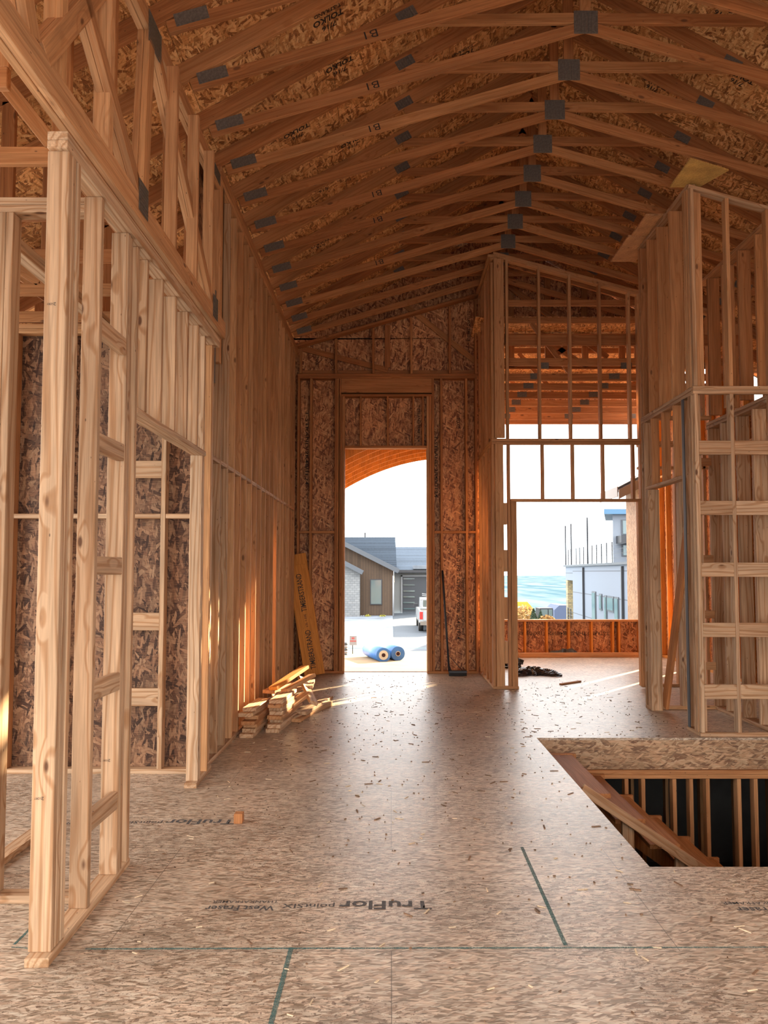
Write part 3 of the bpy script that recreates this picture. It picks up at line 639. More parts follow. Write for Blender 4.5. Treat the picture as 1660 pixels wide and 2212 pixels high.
for xx in (2.09, 2.51, 2.93, 3.35):
    bx('stud', xx, xx+T2, 10.60, 10.689, 2.608, 3.37, M['fir'], D)
for xx in (1.61, 2.06, 2.49, 2.91, 3.32): bx('upper_stud', xx, xx+T2, 10.60, 10.689, 3.45, bz(xx)-.08, M['fir'], D)
for dz in (.02, .06): bar('rake_plate', (1.44, 10.645, bz(1.63)-dz+.055*0), (4.6, 10.645, bz(4.6)-dz), T2, .089, M['fir'], D)
bx('jamb_stud', 3.42, 3.458, 10.60, 10.689, .038, 2.57, M['fir'], D); bx('jamb_stud', 3.46, 3.5, 10.60, 10.689, .038, 3.37, M['fir'], D)
bx('upper_stud', 3.45, 3.488, 10.60, 10.689, 3.45, bz(3.46)-.08, M['fir'], D)

# ================= centre right partition x = 3.02 with narrow doorway =================
E_ = thing('stud_wall', (3.05, 8.3, 0), 'tall centre-right stud frame with a narrow doorway facing the hall', 'wall frame')
xa, xb = 3.01, 3.10
for z in (3.37, 3.41): bx('middle_plate', xa, xb, 7.62, 9.18, z, z+T2, M['pale'], E_)
bx('top_plate', xa, xb, 7.62, 9.18, 5.50, 5.538, M['pale'], E_)
bx('bottom_plate', xa, xb, 9.0, 9.18, 0, .038, M['pale'], E_); bx('bottom_plate', xa, xb, 7.62, 7.92, 0, .038, M['pale'], E_)
for y in (7.62, 7.68, 7.86): bx('stud', xa, xb, y, y+T2, .038, 3.37, M['pale'], E_)
for y in (9.00,): bx('jamb_stud', xa, xb, y, y+T2, .038, 2.56, M['pale'], E_)
for y in (9.05, 9.14): bx('stud', xa, xb, y, y+T2, .038, 3.37, M['pale'], E_)
bx('end_post', xa+.0, xb+.04, 8.96, 9.0, 0, 2.56, M['pale'], E_)
bx('door_header', xa, xb, 7.90, 9.05, 2.56, 2.598, M['pale'], E_)
for y in (8.10, 8.45, 8.80): bx('cripple_stud', xa, xb, y, y+T2, 2.598, 3.37, M['fir'], E_)
for y in (7.62, 7.67, 7.72, 8.12, 8.50, 8.84, 9.08, 9.14): bx('upper_stud', xa, xb+.05, y, y+T2, 3.45, 5.50, M['fir'], E_)
bx('dark_strap', 3.0, 3.008, 7.80, 7.86, .04, 3.37, M['dk'], E_)
br = bar('diagonal_brace', (3.16, 8.95, .05), (3.16, 8.02, 2.45), .14, T2, M['truss'], None, up=(0, 1, 0)); 
br.name = 'loose_brace'; tag(br, 'reddish board propped diagonally in the narrow centre-right doorway', 'board')
cp = panel('ceiling_panel', 2.72, 3.01, 6.95, 7.60, 5.43, 5.445, M['yellow'], None) if False else None
bk = thing('soffit_panel', (2.95, 8, 5.5), 'plywood pieces, the nearest yellow, on top of the centre-right frame', 'panel')
extr('plywood_sheet', [(2.87, 7.16), (3.33, 7.37), (3.17, 7.70), (2.87, 7.70)], 'z', 5.545, 5.563, M['yellow'], bk); panel('plywood_sheet', 2.83, 3.12, 8.32, 8.84, 5.545, 5.563, M['fir'], bk); panel('plywood_sheet', 2.80, 3.12, 8.86, 9.6, 5.545, 5.563, M['fir'], bk)
# front face y = 7.6 with rows of blocking
F_ = thing('stud_wall', (3.6, 7.63, 0), 'blocked stud frame on the right standing at the edge of the stair opening', 'wall frame')
ya, yb = 7.57, 7.659
bx('bottom_plate', 3.012, 6.2, ya, 7.617, 0, .038, M['pale'], F_)
for z in (3.37, 3.41): bx('middle_plate', 3.012, 6.2, ya, 7.617, z, z+T2, M['pale'], F_)
SF = [3.04, 3.395, 3.80, 4.20, 4.6, 5.0, 5.4]
for i, xx in enumerate(SF):
    bx('stud', xx-.019, xx+.019, ya, yb, .038, 3.37, M['pale'], F_)
    bx('upper_stud', xx-.019+(.0), xx+.019, ya, yb, 3.45, 5.475-(xx-3.04)*SB, M['fir' if i else 'pale'], F_)
    if i+1 < len(SF):
        for z in (2.83, 2.23, 1.62, 1.03, .43): bx('blocking', xx+.019, SF[i+1]-.019, ya-.0, ya+.038, z-.07, z+.07, M['pale'], F_)
bar('rake_plate', (3.01, (ya+yb)/2, 5.50), (6.2, (ya+yb)/2, 5.50-3.19*SB), T2, .089, M['pale'], F_)
K = thing('stud_wall', (3.4, 9.1, 0), 'rear stud frame closing the small space behind the centre-right doorway', 'wall frame')
bx('bottom_plate', 3.10, 3.80, 9.05, 9.139, 0, .038, M['fir'], K); bx('top_plate', 3.10, 3.8, 9.05, 9.139, 3.41, 3.45, M['fir'], K)
for xx in (3.40, 3.44): bx('stud', xx, xx+T2, 9.05, 9.139, .038, 3.41, M['pale'], K)
for xx in (3.3, 3.7): bx('upper_stud', xx, xx+T2, 9.05, 9.139, 3.45, 5.1, M['fir'], K)
for z in (2.9, 2.35, 1.75, 1.1, .5): bx('blocking', 3.478, 3.80, 9.05, 9.09, z-.045, z+.045, M['fir'], K)
L_ = thing('stud_wall', (3.82, 8.5, 0), 'stud frame with wide tan stud faces behind the blocked right frame', 'wall frame')
bx('bottom_plate', 3.78, 3.92, 7.66, 9.14, 0, .038, M['pale'], L_)
for z in (3.30, 3.34): bx('top_plate', 3.78, 3.92, 7.66, 9.14, z, z+T2, M['pale'], L_)
for y in (7.95, 8.33, 8.72, 9.06): bx('stud', 3.78, 3.92, y, y+T2, .038, 3.30, M['pale'], L_)
for y in (7.8, 8.2, 8.6, 9.0): bx('upper_stud', 3.78, 3.92, y, y+T2, 3.45, 5.1, M['fir'], L_)
bar('upper_plate', (3.85, 7.66, 5.13), (3.85, 9.3, 5.13), T2, .14, M['fir'], L_)
N_ = thing('stud_wall', (4.3, 10.85, 0), 'stud frame far right between the hall and the window room', 'wall frame')
bx('bottom_plate', 3.50, 6.2, 10.80, 10.889, 0, .038, M['fir'], N_)
for z in (3.37, 3.41, 3.05): bx('top_plate', 3.50, 7.2, 10.80, 10.889, z, z+T2, M['fir'], N_)
xx = 3.6
while xx < 6.2: bx('stud', xx, xx+T2, 10.80, 10.889, .038, 3.37, M['fir'], N_); bx('upper_stud', xx+.1, xx+.1+T2, 10.80, 10.889, 3.45, bz(xx)-.05, M['fir'], N_); xx += .406
O_ = thing('stud_wall', (5.0, 9.2, 0), 'rightmost deep stud frame half hidden behind the blocked frame', 'wall frame')
bx('bottom_plate', 4.9, 5.04, 7.7, 10.8, 0, .038, M['fir'], O_); bx('top_plate', 4.9, 5.04, 7.7, 10.8, 3.37, 3.41, M['fir'], O_)
y = 7.9
while y < 10.8: bx('stud', 4.9, 5.04, y, y+T2, .038, 3.37, M['pale'], O_); y += .406

# ================= window room =================
ww = struct('wall_window', (3.4, 15.0, 0)); YW = 14.95
bx('bottom_plate', 1.5, 5.1, YW, YW+.14, 0, .038, M['lvl'], ww); bx('window_sill', 1.5, 5.1, YW-.01, YW+.15, .635, .673, M['fir'], ww)
panel('sheathing', 1.4, 5.1, YW+.14, YW+.152, 0, .64, M['osbwall'], ww)
for xx in (2.33, 2.58+.0, 3.0, 3.43, 3.87, 4.28, 4.40, 4.80): bx('stud', xx, xx+T2, YW, YW+.14, .038, .635, M['lvl'], ww)
for xx in (4.885, 4.935, 5.0): bx('jamb_stud', xx, xx+T2, YW, YW+.14, .673, 4.5, M['lvl'], ww)
for xx in (1.5, 1.56): bx('jamb_stud', xx, xx+T2, YW, YW+.14, .673, 4.5, M['fir'], ww)
bx('window_header', 1.5, 5.1, YW, YW+.09, 4.50, 4.62, M['truss'], ww); bx('window_header', 1.5, 5.1, YW, YW+.09, 4.62, 4.90, M['truss'], ww); panel('sheathing', 1.4, 5.2, YW+.14, YW+.152, 4.6, 5.3, M['osbwall'], ww)
panel('sheathing', 4.885, 5.2, YW+.14, YW+.152, .64, 4.6, M['osbwall'], ww)
for xx, b_ in ((2.7, 'EXPOSURE'), (3.25, '2R48/1F24'), (3.6, 'THIS SIDE'), (4.05, 'T-STRAND')):
    text('printed_stamp', b_, .42, .07, RM((xx, YW+.138, .40), math.pi/2, math.pi, 0), M['inkb'], ww, .01)
lw = struct('wall_left_wing', (1.45, 13.6, 0))
for a, b_, z0, z1 in ((12.36, 13.15, 0, 4.6), (13.62, 15.09, 0, 4.6), (13.15, 13.62, 0, .5), (13.15, 13.62, 4.2, 4.6)): panel('sheathing', 1.40, 1.412, a, b_, z0, z1, M['osbwall'], lw)
for y in (12.5, 12.9, 13.12, 13.62, 14.0, 14.4, 14.8): bx('stud', 1.413, 1.50, y, y+T2, .038, 4.6, M['fir'], lw)
bx('bottom_plate', 1.413, 1.50, 12.36, 15.0, 0, .038, M['fir'], lw)
rw = struct('wall_right', (5.15, 13, 0))
for a, b_, z0, z1 in ((10.9, 12.30, 0, 4.6), (12.30, 12.98, 0, 4.6), (13.18, 13.87, 0, 4.6), (14.08, 15.09, 0, 4.6), (12.9, 14.1, 0, .3), (12.9, 14.1, 1.55, 4.6)): panel('sheathing', 5.19, 5.202, a, b_, z0, z1, M['osbwall'], rw)
for y in (11.0, 11.4, 11.8, 12.2, 12.6, 12.93, 13.40, 13.80, 14.2, 14.55, 14.9): bx('stud', 5.10, 5.19, y, y+T2, .038, 4.6, M['lvl'], rw)
bx('bottom_plate', 5.10, 5.19, 10.9, 15.0, 0, .038, M['lvl'], rw); bx('middle_plate', 5.10, 5.19, 10.9, 15.0, 3.37, 3.41, M['lvl'], rw)
ex = struct('wall_exterior_right', (7, 12.3, 0))
extr('sheathing', [(4.75, 4.9), (8.05, 4.9 if tz(8.05) > 4.9 else 4.0), (8.05, tz(8.05)+.1), (4.75, tz(4.75)+.13)] if tz(8.05) > 4.9 else [(4.75, 4.9), (5.9, 4.9), (4.75, tz(4.75)+.158)], 'y', YS, YS+.012, M['osbwall'], ex); panel('sheathing', 5.2, 5.9, 12.34, 12.352, 0, 4.9, M['osbwall'], ex); panel('sheathing', 6.15, 9.2, 12.34, 12.352, 0, 4.9, M['osbwall'], ex); panel('sheathing', 5.9, 6.15, 12.34, 12.352, 0, 1.2, M['osbwall'], ex)
xx = 5.3
while xx < 9: bx('stud', xx, xx+T2, 12.2, 12.339, .038, 4.9, M['fir'], ex); xx += .406
panel('sheathing', 8.0, 8.012, -.3, 12.35, 0, tz(8)+.1, M['osbwall'], ex)
# gable sheathing to the right of the return wall, above the lower roof
gb = struct('wall_gable', (3, 12.35, 5.4))
extr('sheathing', [(1.47, 5.46), (8.6, 5.46), (8.6, tz(8.6)+.1), (XA, tz(XA)+.15), (1.47, tz(1.47)+.12)], 'y', YS, YS+.012, M['osbwall'], gb) if tz(8.6) > 5.5 else extr('sheathing', [(1.47, 5.46), (4.75, 5.46), (XA, tz(XA)+.158), (1.47, tz(1.47)+.158)], 'y', YS, YS+.012, M['osbwall'], gb)
for xx in (1.9, 2.5, 3.1, 3.7, 3.95, 4.3): bx('gable_stud', xx, xx+.10, YS-.06, YS-.024, 4.9, tz(xx), FM, gb)
bx('gable_chord', 1.5, 5.1, YS-.06, YS-.024, 4.88, 4.97, FM, gb)
for a, b_ in (((1.6, 5.95), (3.0, 5.0)), ((1.75, 6.35), (3.5, 5.05)), ((2.5, 5.0), (3.6, 5.7))): bar('brace', (a[0], YS-.10, a[1]), (b_[0], YS-.10, b_[1]), .089, T2, FM, gb)
# flat trusses of the lower roof
FY = [10.95+.6*i for i in range(7)]
for i, y in enumerate(FY):
    t = thing('floor_truss', (3.3, y, 4.5), 'level timber truss over the window room, %s from the screen frame' % ords[i], 'roof truss', 'level trusses over the window room')
    bx('bottom_chord', 1.5, 5.1, y, y+.036, 4.50+(.07 if i == 0 else 0), 4.61+(.07 if i == 0 else 0), M['truss'], t)
    zt = 5.45-(y-10.95)*.10
    bx('top_chord', 1.5, 5.1, y, y+.036, zt, zt+.09, M['truss'], t)
    for j in ((1, 4) if i % 2 else ()):
        xa_ = 1.55+j*.6; bar('web', (xa_, y+.018, 4.62 if j % 2 == 0 else zt), (xa_+.58, y+.018, zt if j % 2 == 0 else 4.62), .07, .034, M['truss'], t)
    for xx in (2.2, 3.4, 4.6): gusset(t, xx, y-.001, 4.57, .16, .09)
bm2 = bx('ledger_beam', 1.5, 5.1, 10.72, 10.76, 4.80, 4.95, M['truss'], None); tag(bm2, 'dark horizontal beam high behind the screen studs', 'beam')
ld = struct('ceiling_low', (3.3, 13.4, 5.3))
for i in range(3):
    y0_, y1_ = 11.6+i*1.22, 11.6+(i+1)*1.22-.004; za_, zb_ = 5.56-(y0_-10.95)*.10, 5.56-(y1_-10.95)*.10
    poly('roof_sheathing', [(1.3, y0_, za_), (5.4, y0_, za_), (5.4, y1_, zb_), (1.3, y1_, zb_), (1.3, y0_, za_+.015), (5.4, y0_, za_+.015), (5.4, y1_, zb_+.015), (1.3, y1_, zb_+.015)], [(0, 1, 2, 3), (7, 6, 5, 4), (0, 4, 5, 1), (1, 5, 6, 2), (2, 6, 7, 3), (3, 7, 4, 0)], M['deck'], ld)
# wing wall outside the window
wg = struct('wall_wing', (4.95, 15.6, 0))
M['osbpale'] = osb('pale_strand_board', (.16, .10, .05), (.30, .20, .115), (.42, .31, .20), spread=.5, along=90, scale=.8); panel('sheathing', 4.90, 4.912, 15.12, 15.96, -2.0, 3.25, M['osbpale'], wg); panel('sheathing', 4.90, 5.9, 15.96, 15.972, -2.0, 3.25, M['osbpale'], wg)
wr = thing('eave', (4.9, 15.6, 3.3), 'small grey eave with shingles above the strand board wing outside the window', 'eave')
extr('roof_slab', [(4.50, 3.17), (6.2, 4.05), (6.2, 4.15), (4.50, 3.27)], 'y', 15.15, 16.45, M['shingle'], wr); bx('fascia', 4.48, 4.50, 15.15, 16.45, 3.08, 3.28, M['white'], wr)
extr('rake_board', [(4.50, 3.03), (6.2, 3.91), (6.2, 4.10), (4.50, 3.22)], 'y', 15.10, 15.14, M['white'], wr)
# unseen panels added off to the right to block part of the sun
sun_blk = struct('added_sun_blocker', (12, 21.4, 0))
panel('sheathing', 9.2, 10, 20.4, 22.45, -1.5, 4.8, M['osbwall'], sun_blk); panel('sheathing', 7.0, 7.2, 20.4, 21.5, -1.5, 4.8, M['osbwall'], sun_blk)

# ================= porch with arched ribs =================
po = thing('porch_roof', (0, 14.2, 3.9), 'arched timber porch roof seen through the tall doorway', 'porch roof')
def az(x): return 3.97-.137*(x-1.2)**2
for i in range(7):
    y = 12.62+i*.56; xs_ = [-1.6+j*.15 for j in range(21)]
    pts = [(x, az(x)) for x in xs_]+[(x, az(x)+.20) for x in reversed(xs_)]
    extr('arched_rib', pts, 'y', y, y+T2, M['lvl'], po)
v = []; f = []
xs_ = [-1.8+j*.15 for j in range(23)]
for x in xs_: v += [(x, 12.40, az(x)+.21), (x, 16.2, az(x)+.21)]
for j in range(22): f.append((2*j, 2*j+2, 2*j+3, 2*j+1))
pd = poly('porch_deck', v, f, M['deck'], po); md = pd.modifiers.new('thickness', 'SOLIDIFY'); md.thickness = .015; md.offset = 1
bx('porch_beam', -1.75, -1.6, 12.36, 16.2, 2.75, 3.3, M['lvl'], po)
bx('porch_post', -1.75, -1.6, 16.0, 16.15, -.5, 2.75, M['lvl'], po)

# ================= loose things inside =================
def board_thing(p0, p1, w, t, label, mat='pale', up=(0, 0, 1), grp='cut timber offcuts by the left wall', name='lumber_offcut', cat='board'):
    o = bar(name, p0, p1, w, t, M[mat], None, up=up); tag(o, label, cat, grp); return o
pos = ['lowest', 'second', 'third', 'fourth', 'fifth', 'sixth', 'seventh', 'topmost']
mats = ['pale', 'pale', 'fir', 'fir', 'pale', 'pale', 'pale', 'pale']
for i in range(8):
    z = T2/2+i*(T2+.001); dx = (0, .015, .02, .01, .03, -.02, .01, .03)[i]; dy = (0, .06, .1, .02, .12, .02, .10, .15)[i]; a = (0, .02, -.02, .03, 0, .05, .02, -.03)[i]; L = (.55, .5, .5, .6, .5, .55, .6, .5)[i]
    if i < 7: board_thing((-1.395+dx, 7.50+dy, z), (-1.395+dx+a*L+.03, 7.50+dy+L, z), T2, .135, 'cut board in the left lumber stack by the wall, %s in that stack' % (pos[i] if i < 6 else 'topmost'), mats[i] if i != 4 else 'fir')
    dx = (-.01, 0, .012, .01, .01, .0, 0, .01)[i]; dy = (.0, .03, .12, .05, .10, .12, .05, .08)[i]; L = (.7, .9, .7, .85, .7, .8, .6, .75)[i]
    board_thing((-1.17+dx, 7.74+dy, z), (-1.17+dx+.10*L+a*L, 7.74+dy+L, z), T2, .135, 'cut board in the right lumber stack beside the hall floor, %s in that stack' % pos[i], mats[(i*3+1) % 8])
scr = [((-1.30, 8.25, .325), (-1.16, 8.75, .345), .14, 'fir', 'wide board lying across the top of the left lumber stack', (0, 0, 1)),
       ((-1.24, 8.15, .375), (-.98, 8.85, .515), .10, 'lvl', 'orange sunlit board sloping up over the scrap heap', (0, .2, 1)),
       ((-1.14, 8.30, .33), (-.88, 8.70, .44), .10, 'fir', 'dark orange board just under the sloping sunlit one', (0, .3, 1)),
       ((-1.08, 8.30, .17), (-.93, 8.55, .26), .11, 'fir', 'short brown board poking out of the middle of the scrap heap', (0, 0, 1)),
       ((-1.04, 9.05, .36), (-.83, 8.35, .19), .10, 'pale', 'pale board leaning down to the right off the scrap heap', (.5, 0, 1)),
       ((-.96, 9.3, .30), (-.93, 8.75, .30), .10, 'pale', 'short pale board end standing up behind the scrap heap', (0, 0, 1)),
       ((-1.03, 8.28, .02), (-.90, 8.95, .02), .14, 'fir', 'flat board on the floor at the front of the scrap heap', (0, 0, 1)),
       ((-.98, 8.45, .065), (-.86, 9.05, .065), .13, 'pale', 'long board resting on the flat one at the right of the scrap heap', (0, 0, 1)),
       ((-.86, 9.35, .02), (-.78, 9.80, .02), .10, 'pale', 'sunlit short board lying flat right of the scrap heap', (0, 0, 1)),
       ((-1.25, 8.6, .20), (-1.10, 9.3, .22), .14, 'fir', 'board buried low in the middle of the scrap heap', (0, 0, 1)),
       ((-1.2, 8.9, .10), (-1.0, 9.5, .10), .14, 'pale', 'board at the back bottom of the scrap heap', (0, 0, 1))]
for p0, p1, w, m_, lb, up in scr: board_thing(p0, p1, T2, w, lb, m_, up)
board_thing((-1.065, 8.30, .03), (-.74, 9.30, .03), .06, .089, 'single pale stud lying alone on the floor right of the lumber stacks', 'pale', grp=None)
blk = bx('wood_block', -1.0, -.945, 4.98, 5.04, 0, .062, M['truss'], None); tag(blk, 'small reddish wood cube alone on the floor near the left print', 'wood block')
# leaning engineered board
lb = thing('leaning_beam', (-1.2, 11.8, 0), 'orange printed beam offcut leaning in the far left corner', 'beam')
def leanmw(p0, p1, w, t, name, mat):
    return bar(name, p0, p1, w, t, mat, lb, up=(1, 0, .0))
p0 = Vector((-1.155, 11.78, .03)); p1 = Vector((-1.475, 12.08, 1.70))
b1 = leanmw(p0, p1, .31, .045, 'front_board', M['lvl']); leanmw((-1.17, 11.84, .04), (-1.50, 12.14, 1.87), .31, .045, 'rear_board', M['lvl'])
mwb = WM[b1.name]
sg = -1 if (mwb.to_3x3() @ Vector((1, 0, 0))).y > 0 else 1
for zc, body, w in ((-.47, 'TIMBERSTRAND', .60), (.42, 'TIMBERSTRAND', .60), (-.02, 'LSL 1.55E', .20)):
    # text runs up the board on its front face
    X_ = Vector((0, 0, 1)); Z_ = Vector((sg, 0, 0)); Y_ = Z_.cross(X_); Rm = Matrix((X_, Y_, Z_)).transposed().to_4x4()
    text('printed_text', body, w, .085 if w > .3 else .035, mwb @ Matrix.Translation((sg*.0235, 0, zc)) @ Rm, M['ink'], lb, .01)
# broom
bro = thing('broom', (.98, 12.0, 0), 'black push broom leaning on the wall right of the tall doorway', 'broom')
cyl('handle', (.895, 11.92, .07), (.815, 12.17, 1.62), .016, M['dk'], bro)
bx('head', .89, 1.17, 11.90, 11.97, .045, .08, M['dk'], bro); bx('bristles', .895, 1.165, 11.905, 11.965, .0, .045, M['rubber'], bro)
cyl('brace', (.92, 11.93, .28), (1.10, 11.94, .08), .005, M['dk'], bro); cyl('brace', (.885, 11.93, .2), (.93, 11.94, .08), .005, M['dk'], bro)
# crumpled plastic
def crumple(name, cx, cy, sx, sy, h, seed, mat, label):
    rd = random.Random(seed); n = 34; v = []; f = []
    ks = [(rd.uniform(4, 14), rd.uniform(4, 14), rd.uniform(0, 6), rd.uniform(.15, .5)) for _ in range(7)]
    for j in range(n):
        for i in range(n):
            u, w = i/(n-1)*2-1, j/(n-1)*2-1; r = math.hypot(u, w)
            th_ = math.atan2(w, u); rad = 1+.25*math.sin(3*th_+seed)+.15*math.sin(7*th_)
            e = max(0, 1-(r/rad)**2)
            z = sum(abs(math.sin(a*u+b*w+c))*k for a, b, c, k in ks)/2.2
            v.append((cx+u*sx*rad*.7, cy+w*sy*rad*.7, .004+h*z*e**.7))
    for j in range(n-1):
        for i in range(n-1): f.append((j*n+i, j*n+i+1, (j+1)*n+i+1, (j+1)*n+i))
    o = poly(name, v, f, mat, None, origin=(cx, cy, 0)); tag(o, label, 'plastic sheet')
    md = o.modifiers.new('thickness', 'SOLIDIFY'); md.thickness = .003; md.offset = 1
    return o
crumple('plastic_sheet', 2.22, 12.15, .42, .40, .13, 3, M['black'], 'glossy black crumpled plastic sheet on the window room floor')
crumple('plastic_sheet', 1.93, 13.0, .33, .22, .22, 8, M['black'], 'black plastic heap just behind the crumpled sheet beside the post')
crumple('plastic_bag', 3.35, 14.72, .34, .12, .16, 5, M['grayplastic'], 'grey black plastic bag slumped against the low window wall')
ob = bar('loose_board', (1.55, 14.42, .046), (5.05, 14.52, .046), .089, T2, M['fir'], None); tag(ob, 'long loose board lying on the floor along the low window wall', 'board')
ob = bar('loose_board', (2.40, 10.98, .012), (2.75, 11.28, .012), .02, .05, M['truss'], None); tag(ob, 'thin reddish stick on the window room floor', 'stick')
ob = bar('loose_board', (1.6, 14.0, .45), (2.35, 14.3, .05), .06, T2, M['fir'], None); tag(ob, 'short stick leaning low on the left behind the screen post', 'board')
# debris: wood chips on the floor, too many to count
rd = random.Random(11); v = []; f = []
def chip(x, y, L, w, a, z=.002, h=.004):
    n = len(v); ca, sa = math.cos(a), math.sin(a)
    for k in (0, h):
        for dx, dy in ((-L, -w), (L, -w), (L*.8, w), (-L, w)): v.append((x+dx*ca-dy*sa, y+dx*sa+dy*ca, z-.002+k))
    f.extend([(n, n+3, n+2, n+1), (n+4, n+5, n+6, n+7), (n, n+1, n+5, n+4), (n+1, n+2, n+6, n+5), (n+2, n+3, n+7, n+6), (n+3, n, n+4, n+7)])
def inhole(x, y): return HX0-.05 < x < HX1 and HY0-.05 < y < HY1+.05
for _ in range(1500):
    y = rd.uniform(2.3, 14) if rd.random() < .35 else rd.gauss(8.5, 2.2)
    x = rd.uniform(-1.35, 3.0)
    if y < 2.2 or y > 14.5 or inhole(x, y): continue
    if (10.5 < y and x < 1.80 and x > 1.32) or (y > 12.1 and x < 1.55) or (y > 11.6 and x > 1.8): continue
    if rd.random() < .8: chip(x, y, rd.uniform(.002, .008), rd.uniform(.0015, .004), rd.uniform(0, 6), h=rd.uniform(.003, .006))
    else: chip(x, y, rd.uniform(.01, .035), rd.uniform(.002, .005), rd.uniform(0, 6))
db = poly('sawdust_debris', v, f, plain('brown_wood_chips', (.16, .09, .05), .9, 0, .6, 9), None, origin=(0, 8, 0)); tag(db, 'scattered brown wood chips and crumbs over the subfloor', 'debris', kind='stuff')
v = []; f = []
for _ in range(260):
    x = rd.uniform(-1.35, 3.0); y = rd.uniform(2.3, 11)
    if inhole(x, y): continue
    chip(x, y, rd.uniform(.008, .03), rd.uniform(.001, .004), rd.uniform(0, 6), h=.003)
db = poly('wood_shavings', v, f, plain('pale_wood_chips', (.62, .48, .32), .9, 0, .3, 9), None, origin=(0, 6, 0)); tag(db, 'pale wood splinters strewn across the subfloor', 'shavings', kind='stuff')

# ================= outside =================
def ground(name, x0, x1, prof, mat, nx=1, off=0.0):
    v = []; f = []
    for (y, z) in prof: v += [(x0, y, z+off), (x1, y, z+off)]
    for j in range(len(prof)-1): f.append((2*j, 2*j+1, 2*j+3, 2*j+2))
    return tag(poly(name, v, f, mat, None), kind='structure')
prof = [(12.36, -.16), (20, -.45), (24, -1.2), (32, -1.72), (40, -1.75), (60, -1.5), (90, -1.5)]
ground('ground_yard', -40, 5.0, prof[:4], M['dirt'])
ground('ground_street', -40, 5.0, [(32, -1.72), (33.6, -1.72)], M['drive']); ground('ground_sidewalk', -40, 5.0, [(33.6, -1.70), (35.8, -1.71)], M['drive'])
ground('ground_snow', -40, .12, [(35.8, -1.72), (40, -1.75), (56, -1.52)], M['snow'], off=.02); ground('ground_driveway', .12, 6.5, [(35.8, -1.72), (40, -1.75), (58, -1.5)], M['drive'])
ground('ground_hillside', 5.0, 60, [(12.4, -1.2), (20, -1.6), (30, -2.6), (45, -4.2), (70, -7), (140, -20), (260, -60)], M['hill'])
ground('ground_behind', -30, 30, [(-60, -1.0), (-1.5, -.6)], M['snow'])
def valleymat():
    m, t, b = nm('valley_floor_painted_haze'); tc = N(t, 'ShaderNodeTexCoord'); mp_ = N(t, 'ShaderNodeMapping'); mp_.inputs['Scale'].default_value = (.012, .0022, 1); t.links.new(tc.outputs['Object'], mp_.inputs['Vector'])
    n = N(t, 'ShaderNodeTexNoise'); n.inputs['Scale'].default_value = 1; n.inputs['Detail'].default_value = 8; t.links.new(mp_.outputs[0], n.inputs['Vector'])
    r = N(t, 'ShaderNodeValToRGB'); e = r.color_ramp.elements; e[0].position = .40; e[0].color = (.042, .080, .11, 1); e[1].position = .60; e[1].color = (.092, .13, .152, 1)  # distance haze is put into the bluish ground colours
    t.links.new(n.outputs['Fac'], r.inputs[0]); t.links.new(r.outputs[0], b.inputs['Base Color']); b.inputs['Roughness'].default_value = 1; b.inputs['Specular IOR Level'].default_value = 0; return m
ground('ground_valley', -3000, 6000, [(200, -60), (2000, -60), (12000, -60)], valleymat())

# --- house across the street ---
hs = thing('house', (-1, 56, -1.5), 'house across the street with stained board siding, white stone and slate-blue roof', 'house')
kk = 55/1661
def hx(px): return (px-845)*kk
def hz(py): return 1.6+(1235-py)*kk
bx('stone_wall', hx(700), hx(778), 54.6, 55.2, hz(1345), hz(1228), M['stone'], hs, bev=0) if False else extr('stone_wall', [(hx(650), hz(1345)), (hx(779), hz(1345)), (hx(779), hz(1231)), (hx(747), hz(1214)), (hx(650), hz(1165))], 'y', 53.9, 54.6, M['stone'], hs)
extr('board_siding', [(hx(650), hz(1342)), (hx(851), hz(1342)), (hx(851), hz(1230)), (hx(747), hz(1177)), (hx(650), hz(1128))], 'y', 55, 58, M['woodsiding'], hs)
bar('rake_fascia', (hx(640), 54.7, hz(1123)), (hx(862), 54.7, hz(1234)), .32, .5, M['fascia'], hs); bar('rake_fascia', (hx(650), 53.6, hz(1166)), (hx(786), 53.6, hz(1237)), .30, .5, M['fascia'], hs)
extr('roof', [(hx(714), hz(1157)), (hx(858), hz(1228)), (hx(855), hz(1157))], 'y', 57.6, 58.2, M['shingle'], hs)
bx('vent_pipe', hx(786)-.05, hx(786)+.05, 58, 58.1, hz(1158), hz(1146), M['dk'], hs)
bx('garage_wall', hx(852), hx(1010), 58.2, 60, hz(1330), hz(1228), M['sidewhite'], hs, bev=0)
poly('garage_roof', [(hx(852), 57.6, hz(1233)), (hx(1010), 57.6, hz(1233)), (hx(1010), 61, hz(1182)+.2), (hx(852), 61, hz(1182)+.2), (hx(852), 57.6, hz(1233)-.15), (hx(1010), 57.6, hz(1233)-.15), (hx(1010), 61, hz(1182)), (hx(852), 61, hz(1182))], [(0, 1, 2, 3), (7, 6, 5, 4), (0, 4, 5, 1), (1, 5, 6, 2), (2, 6, 7, 3), (3, 7, 4, 0)], M['shingle'], hs)
bx('gutter', hx(858), hx(1010), 57.4, 57.6, hz(1237), hz(1231), M['dk'], hs, bev=0)
bx('snow_patch', hx(895), hx(1000), 57.5, 57.9, hz(1229), hz(1222)+.05, M['snow'], hs)
dr = bx('garage_door', hx(871), hx(1000), 58.1, 58.19, hz(1329), hz(1246), M['dkgrey'], hs, bev=0)
bx('door_trim', hx(868), hx(871), 58.02, 58.2, hz(1329), hz(1243), M['white'], hs, bev=0); bx('door_trim', hx(868), hx(1000), 58.02, 58.2, hz(1246), hz(1243), M['white'], hs, bev=0)
for py in (1251, 1265, 1279, 1292, 1305, 1319): bx('slot_window', hx(873), hx(899), 58.04, 58.1, hz(py+1.4), hz(py-1.4), M['glass'], dr, bev=0)
